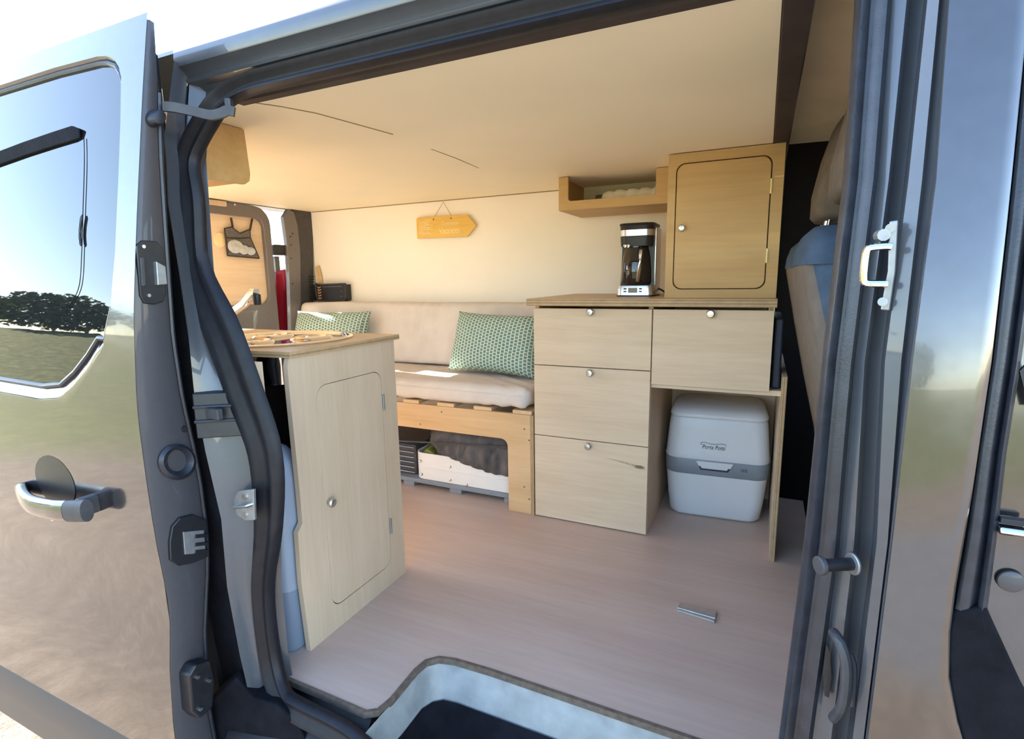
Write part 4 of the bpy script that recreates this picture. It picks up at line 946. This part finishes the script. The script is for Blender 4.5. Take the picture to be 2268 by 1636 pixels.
for v in (412, 566):
    q = at(1705, v, 1, YT); z = q.z
    MB().tube([(dx1, YT-.001, z-.022), (dx1, YT-.001, z+.022)], .0032, 8).build('hinge', M['signprint'], tcb)
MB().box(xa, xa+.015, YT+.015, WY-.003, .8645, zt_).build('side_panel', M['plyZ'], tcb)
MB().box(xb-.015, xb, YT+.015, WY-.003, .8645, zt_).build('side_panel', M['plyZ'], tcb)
MB().box(xa+.015, xb-.015, YT+.03, WY-.003, zt_-.015, zt_).build('top_panel', M['ply'], tcb)
q = at(1726, 390, 1, YT); MB().box(q.x-.012, xb, YT-.0006, YT+.001, q.z-.0008, q.z+.0008).build('panel_joint', M['signprint'], tcb)
# open shelf under the ceiling
sh = thing('open_shelf', 'plywood open shelf with a notched front under the ceiling', 'shelf', (-.55, 1.45, 1.2))
YS = 1.30; sz = 1.203
sf = [(-.767, sz), (xa-.001, sz), (xa-.001, CZ-.002), (-.385, CZ-.002), (-.385, 1.238), (-.717, 1.238), (-.724, 1.241), (-.727, 1.248), (-.727, CZ-.002), (-.767, CZ-.002)]
MB().prism(sf, 1, YS, YS+.013).build('front_board', M['plywarm'], sh, .0012)
MB().box(-.767, xa-.001, YS+.013, WY-.003, sz, sz+.012).build('bottom_board', M['plywarm'], sh)
MB().box(-.767, -.755, YS+.013, WY-.003, sz+.012, CZ-.002).build('end_board', M['plywarm'], sh)
q = at(1365, 473, 2, sz); MB().lathe([(0, 0), (.006, .0), (.006, -.002), (0, -.002)], (q.x, q.y, sz), 2, 10).build('screw', M['zinc'], sh)
# ribbed clear bottle lying on the shelf
bx0, bx1 = -.63, -.37; by = 1.40; bz = sz+.012+.034
btl = thing('plastic_bottle', 'clear ribbed plastic bottle lying in the open shelf', 'bottle', (-.5, by, sz+.012))
pr_ = [(0, 0), (.020, 0), (.031, .006)]
for k in range(4): pr_ += [(.033, .015+.05*k), (.033, .035+.05*k), (.027, .041+.05*k), (.027, .046+.05*k)]
pr_ += [(.032, .215), (.026, .235), (.016, .245), (0, .245)]
MB().lathe(pr_, (bx1, by, bz), 0, 24, -1).build('bottle_body', M['clear'], btl, 0, 50)
MB().lathe([(0, .245), (.018, .245), (.018, .268), (.016, .27), (0, .27)], (bx1, by, bz), 0, 20, -1).build('bottle_cap', M['trimplastic'], btl)
# ================================================================== coffee maker
cm = thing('coffee_maker', 'black and steel filter coffee maker on the drawer worktop', 'coffee maker', (-.44, 1.30, .864))
kx, ky = -.440, 1.245
def rr4(w, d, z, yo=0, r=.02, n=4): return [Vector((kx+a, ky+.06+yo+b_, z)) for a, b_ in rrect(-w/2, w/2, -d/2, d/2, r, n)]
zb_ = .8645
MB().loft([rr4(.140, .165, zb_), rr4(.140, .165, zb_+.005)]).build('foot', M['plastic'], cm)
bs_ = MB().loft([rr4(.138, .165, zb_+.005), rr4(.136, .162, zb_+.03), rr4(.130, .158, zb_+.040)]).build('base', M['steel'], cm, 0, 50)
yfb = ky+.06-.0822
MB().box(kx-.022, kx+.012, yfb-.0012, yfb+.006, zb_+.014, zb_+.032).build('display', M['lcd'], bs_)
for dx in (-.034, .024):
    for dz in (.016, .026): MB().box(kx+dx-.005, kx+dx+.005, yfb-.0015, yfb+.006, zb_+dz, zb_+dz+.005).build('button', M['plastic'], bs_)
MB().loft([[Vector((q.x, max(q.y, ky+.028), q.z)) for q in rr4(w, .15, z, .006)] for w, z in ((.128, zb_+.040), (.122, zb_+.10), (.118, zb_+.17), (.122, zb_+.262))]).build('tower', M['plastic'], cm, 0, 50)
MB().loft([rr4(.120, .15, zb_+.185, 0, .03), rr4(.124, .155, zb_+.21, 0, .03), rr4(.126, .158, zb_+.258, 0, .03), rr4(.132, .165, zb_+.262, 0, .03), rr4(.128, .160, zb_+.268, 0, .03)]).build('filter_head', M['plastic'], cm, 0, 50)
MB().loft([rr4(.1262, .1582, zb_+.222, 0, .03), rr4(.1268, .1588, zb_+.244, 0, .03)]).build('steel_band', M['steel'], cm, 0, 50)
MB().lathe([(0, .042), (.052, .042), (.058, .052), (.057, .10), (.052, .15), (.045, .178), (.045, .186), (0, .186)], (kx-.004, ky+.035, zb_), 2, 28).build('carafe', M['amber'], cm, 0, 50)
MB().sweep(spline([Vector((kx+.022, ky-.018, zb_+.172)), Vector((kx+.025, ky-.036, zb_+.16)), Vector((kx+.021, ky-.038, zb_+.10)), Vector((kx+.012, ky-.025, zb_+.055))], 5), [(-.006, -.004), (.006, -.004), (.006, .004), (-.006, .004)]).build('carafe_handle', M['steel'], cm, .002)
for dx in (-.026, -.014): MB().lathe([(0, -.003), (.006, -.002), (.006, .004), (0, .005)], (kx+dx-.012, ky-.018, zb_+.186), 1, 12, -1).build('indicator', M['chrome'], cm)
MB().box(kx+.058, kx+.068, ky+.04, ky+.13, zb_+.02, zb_+.255).build('water_gauge', M['steel'], cm, .004)
cb = spline([Vector((kx+.06, ky+.10, zb_+.03)), Vector((kx+.085, ky+.10, zb_+.018)), Vector((kx+.105, ky+.09, zb_+.004)), Vector((kx+.118, ky+.12, zb_+.006)), Vector((kx+.11, ky+.15, zb_+.02)), Vector((kx+.12, ky+.19, zb_+.004)), Vector((kx+.126, ky+.24, zb_+.004))], 5)
MB().tube(cb, .0035, 8).build('cord', M['plastic'], cm)
MB().box(kx+.10, kx+.124, ky+.055, ky+.085, zb_+.0, zb_+.016).build('plug', M['plastic'], cm, .004)

# ================================================================== portable toilet
tl = thing('portable_toilet', 'white portable toilet with a grey middle band', 'toilet', (-.12, 1.46, 0))
tcx, tcy, trot = -.136, 1.428, R(3.5)
def tring(w, d, z, r=.05, dy=0): return [Vector((tcx, tcy, z))+Matrix.Rotation(trot, 3, 'Z') @ Vector((a, b_+dy, 0)) for a, b_ in rrect(-w/2, w/2, -d/2, d/2, r, 6)]
MB().loft([tring(.320, .235, .002), tring(.335, .25, .012), tring(.352, .262, .08), tring(.366, .272, .165), tring(.368, .274, .178)]).build('waste_tank', M['white'], tl, 0, 60)
bnd = MB().loft([tring(.366, .273, .178), tring(.374, .279, .182), tring(.377, .281, .232), tring(.370, .276, .240)]).build('band', M['greyplastic'], tl, 0, 50)
up_ = MB().loft([tring(.374, .279, .240), tring(.379, .283, .246), tring(.374, .279, .262), tring(.358, .268, .36), tring(.350, .262, .392), tring(.340, .252, .402)]).build('upper_tank', M['white'], tl, 0, 60)
MB().loft([tring(.346, .258, .400), tring(.352, .264, .405), tring(.350, .262, .416), tring(.335, .225, .434, .05, .012), tring(.31, .16, .444, .05, .03)]).build('lid', M['white'], tl, 0, 60)
def tf(dx, z, out=.0): # point on the toilet's front
    d_ = float(np.interp(z, [.012, .08, .17, .178, .182, .235, .246, .262, .36], [.25, .262, .272, .275, .279, .281, .283, .279, .268]))
    return Vector((tcx, tcy, z))+Matrix.Rotation(trot, 3, 'Z') @ Vector((dx, -d_/2-out, 0))
lt = [(-.072, .236), (.062, .236), (.052, .216), (.044, .216), (.040, .208), (-.050, .208), (-.055, .216), (-.062, .216)]
MB().loft([[tf(a, z, o_) for a, z in lt] for o_ in (-.004, .006)]).build('clasp', M['white'], bnd, .0015)
MB().loft([[tf(a, z, o_) for a, z in ((-.062, .214), (.052, .214), (.044, .200), (-.054, .200))] for o_ in (-.004, .0015)]).build('clasp_recess', M['navy'], bnd)
xd = tf(.05, .3)-tf(-.05, .3); zd = tf(0, .33)-tf(0, .28)
o_ = tf(-.012, .292, .0012); text_mesh('Porta Potti', .023, 'logo', M['ink'], o_, xd, zd, up_, 'CENTER', .25, .0003, .8)
lg = [tf(a, z, .001) for a, z in ((-.052, .300), (-.058, .306), (-.045, .310), (-.02, .305), (.0, .306), (.02, .309), (.034, .305))]
MB().tube(spline(lg, 4), .0009, 5).build('logo_swash', M['ink'], up_)
o_ = tf(.098, .214, .0012); text_mesh('165', .017, 'model_number', M['ink'], o_, xd, tf(0, .23)-tf(0, .19), bnd, 'CENTER', 0, .0003)

# ================================================================== arrow sign
sg = thing('arrow_sign', 'golden wooden arrow sign hanging on the far wall', 'sign', (-1.47, WY-.01, 1.15))
ys = WY-.012
sgp = [(-1.650, 1.150), (-1.352, 1.146), (-1.298, 1.197), (-1.350, 1.252), (-1.640, 1.255), (-1.650, 1.248)]
bd = MB().prism(sgp, 1, ys-.008, ys).build('board', M['sign'], sg, .001)
yv = ys-.0088
text_mesh('Destination', .026, 'lettering', M['signprint'], (-1.447, yv, 1.216), (1, 0, -.012), (0, 0, 1), bd, 'CENTER', .15, .0003, .8)
text_mesh('Vacances', .042, 'lettering', M['signprint'], (-1.455, yv, 1.180), (1, 0, .0), (0, 0, 1), bd, 'CENTER', .2, .0003, .78)
MB().box(-1.636, -1.574, yv, yv+.001, 1.160, 1.238).build('printed_stamp', plain('pale_stamp_print', (.76, .52, .17), .6), bd)
for k, (x0, x1_, z) in enumerate(((-1.60, -1.555, 1.236), (-1.60, -1.56, 1.226), (-1.60, -1.55, 1.213), (-1.605, -1.555, 1.203), (-1.60, -1.548, 1.190), (-1.63, -1.565, 1.178), (-1.63, -1.555, 1.168), (-1.625, -1.59, 1.208), (-1.625, -1.59, 1.224))):
    MB().tube([(x0, yv-.0003, z), ((x0+x1_)/2, yv-.0003, z+.003*(-1)**k), (x1_, yv-.0003, z)], .0012, 5).build('printed_line', M['signprint'], bd)
MB().tube([(-1.545, ys-.009, 1.240), (-1.537, ys-.004, 1.258), (-1.487, ys-.002, 1.322), (-1.443, ys-.004, 1.257), (-1.441, ys-.009, 1.240)], .0014, 6).build('hanging_string', M['string'], sg)
for x in (-1.545, -1.441): MB().lathe([(0, 0), (.004, 0), (.004, -.001), (0, -.001)], (x, ys-.008, 1.240), 1, 10).build('string_hole', M['groove'], bd)

# ================================================================== small things near the tail
# net pouch hung on the rear door's panel
npz = thing('net_pouch', 'dark net pouch hanging on the rear door panel', 'pouch', (XR-.01, 1.1, 1.05))
def rp_(u, v, x=XR-.012): return at(u, v, 0, x)
po = [(496, 506), (512, 503), (530, 517), (552, 508), (553, 526), (573, 572), (503, 566), (499, 530)]
MB().loft([[rp_(*q) for q in po], [rp_(*q)+Vector((.006, 0, 0)) for q in po]]).build('net', M['mesh'], npz)
for k in range(len(po)):
    MB().tube([rp_(*po[k])+Vector((.004, 0, 0)), rp_(*po[(k+1) % len(po)])+Vector((.004, 0, 0))], .0035, 6).build('binding', M['dark'], npz)
MB().tube([rp_(498, 526)+Vector((.007, 0, 0)), rp_(522, 528)+Vector((.007, 0, 0)), rp_(553, 526)+Vector((.007, 0, 0))], .0025, 6).build('binding', M['dark'], npz)
for a, c in (((511, 482), (515, 504)), ((558, 484), (553, 510))):
    MB().tube([rp_(*a)+Vector((.002, 0, 0)), rp_(*c)+Vector((.002, 0, 0))], .005, 6).build('strap', M['dark'], npz)
for (u, v, r_) in ((518, 546, .042), (537, 553, .03), (552, 556, .026)):
    q = rp_(u, v)+Vector((.008, 0, 0))
    MB().grid(14, 8, lambda a, b_: q+Vector((.010*math.sin(math.pi*b_)*abs(math.cos(math.pi*a)), r_*math.sin(math.pi*b_)*math.sin(2*math.pi*a)*(1+.15*math.sin(9*a*6)), r_*.8*math.cos(math.pi*b_)))).build('bag_roll', M['bagwhite'], npz, 0, 80, fix=False)
q = rp_(488, 531, XR-.02); tag(MB().lathe([(0, 0), (.034, 0), (.033, .003), (.02, .005), (0, .0055)], (XR-.0215, q.y, q.z), 0, 24).build('push_light', plain('pale_yellow_plastic', (.84, .72, .42), .4)), 'round pale yellow push light on the rear door panel', 'light')
# black rack on the far wall by the corner post
wk = thing('wall_rack', 'black mesh rack on the far wall beside the corner post', 'rack', (-2.26, WY-.05, .83))
yk = 1.55
def kp(u, v, y=yk): return at(u, v, 1, y)
rk = [(699, 627), (712, 630), (760, 628), (766, 627), (766, 660), (762, 667), (706, 666), (702, 655)]
rx0, rx1, rz0 = kp(*rk[7]).x, kp(*rk[4]).x, kp(*rk[6]).z
MB().loft([[kp(*q) for q in rk], [kp(*q)+Vector((0, .006, 0)) for q in rk]]).build('front_panel', M['plastic'], wk, .002)
MB().box(-2.373, rx1-.006, yk+.006, WY-.001, rz0, rz0+.006).build('tray', M['plastic'], wk)
for x in (-2.379, rx1-.008): MB().box(x, x+.006, yk+.006, WY-.001, rz0+.006, kp(*rk[2]).z-.004).build('end_panel', M['plastic'], wk)
MB().tube([kp(*q)+Vector((0, -.003, 0)) for q in rk], .004, 6, up=(0, 1, 0), loop=True).build('frame_rail', M['trimplastic'], wk)
MB().tube([kp(716, 635)+Vector((0, -.004, 0)), kp(758, 634)+Vector((0, -.004, 0))], .002, 6).build('bright_rail', M['zinc'], wk)
for k in range(5):
    q = kp(708+.6*k, 636+6*k)+Vector((0, -.004, 0)); MB().tube([q+Vector((-.012, 0, .003)), q+Vector((0, -.004, -.004)), q+Vector((.012, 0, .003))], .0035, 6).build('woven_trim', M['leather'], wk)
for u, v in ((757, 645), (757, 656)): MB().tube([kp(u, v)+Vector((0, -.001, 0)), kp(u, v)+Vector((0, -.004, 0))], .003, 8).build('rivet', M['zinc'], wk)
bt = [kp(698, 590, 1.585), kp(705, 588, 1.585), kp(710, 606, 1.585), kp(714, 632, 1.585), Vector((kp(715, 640, 1.585).x, 1.585, kp(*rk[6]).z+.0062)), Vector((kp(709, 640, 1.585).x, 1.585, kp(*rk[6]).z+.0062)), kp(704, 632, 1.585)]
tag(MB().loft([bt, [q+Vector((0, .008, 0)) for q in bt]]).build('wooden_spatula', M['pineY'], None, .002), 'flat wooden spatula standing in the black wall rack', 'spatula')
# floor catch plate
fc = thing('floor_catch', 'flat grey metal catch plate on the vinyl floor', 'plate', (-.115, .66, 0))
fp = [at(u, v, 2, .004) for u, v in ((1503, 1336), (1588, 1354), (1583, 1378), (1500, 1352))]
MB().loft([[Vector((q.x, q.y, .0002)) for q in fp], [Vector((q.x, q.y, .007)) for q in fp]]).build('plate', plain('dull_greige_metal', (.42, .38, .34), .5, .3, .1, 80), fc, .002)
a, c = fp[0].lerp(fp[3], .75), fp[1].lerp(fp[2], .75); MB().tube([Vector((a.x, a.y, .008)), Vector((c.x, c.y, .008))], .0028, 8).build('lip', M['zinc'], fc)

# ================================================================== meadow hedge (seen in the door's reflections)
def bush(x, y, h, rad, label, n, blossom=.0):
    GZ = gh(x, y)
    b_ = thing('hedge_bush', label, 'bush', (x, y, GZ), 'hedge bushes beyond the meadow')
    st = MB()
    for k in range(9):
        a = random.uniform(0, 6.28); r_ = rad*random.uniform(.2, .6)
        st.tube([(x, y, GZ), (x+.4*r_*math.cos(a), y+.4*r_*math.sin(a), GZ+h*.4), (x+r_*math.cos(a), y+r_*math.sin(a), GZ+h*.8)], .05, 5, scales=[1, .6, .2])
    st.build('stems', M['bark'], b_)
    for nm, mt_, cnt in (('foliage', M['leaf'], n), ('blossom', M['blossom'], int(n*blossom))):
        if not cnt: continue
        lv = MB()
        for k in range(cnt):
            while True:
                p = Vector((random.uniform(-1, 1), random.uniform(-1, 1), random.uniform(-1, 1)))
                if .3 < p.length < 1+.22*noise.noise(p*2+Vector((x, y, 0))): break
            q = Vector((x+p.x*rad, y+p.y*rad, GZ+h*.5+p.z*h*.5)); s = .13 if nm == 'foliage' else .07
            d1 = Vector((random.gauss(0, 1), random.gauss(0, 1), random.gauss(0, 1))).normalized()*s; d2 = d1.orthogonal().normalized()*s*.6
            lv.add([q-d1, q+d2, q+d1, q-d2], [(0, 1, 2, 3)])
        o = lv.build(nm, mt_, b_, 0, 60, fix=False); o['kind'] = 'stuff'
bush(-23, -10.0, 2.2, 2.0, 'tall dense green bush in the hedge beyond the meadow', 2600, .06)
bush(-19.4, -11.6, 1.7, 1.2, 'loose white-flowered bush in the hedge beyond the meadow', 700, .3)
bush(-16.6, -12.6, 1.3, 1.2, 'low twiggy bush in the hedge beyond the meadow', 600, .15)
bush(-29.5, -8.4, 2.6, 2.8, 'broad dark bush at the far end of the hedge', 2200, .0)
bush(2.2, -24, 2.6, 1.7, 'lone round bush across the lane from the pillar', 1600, .0)
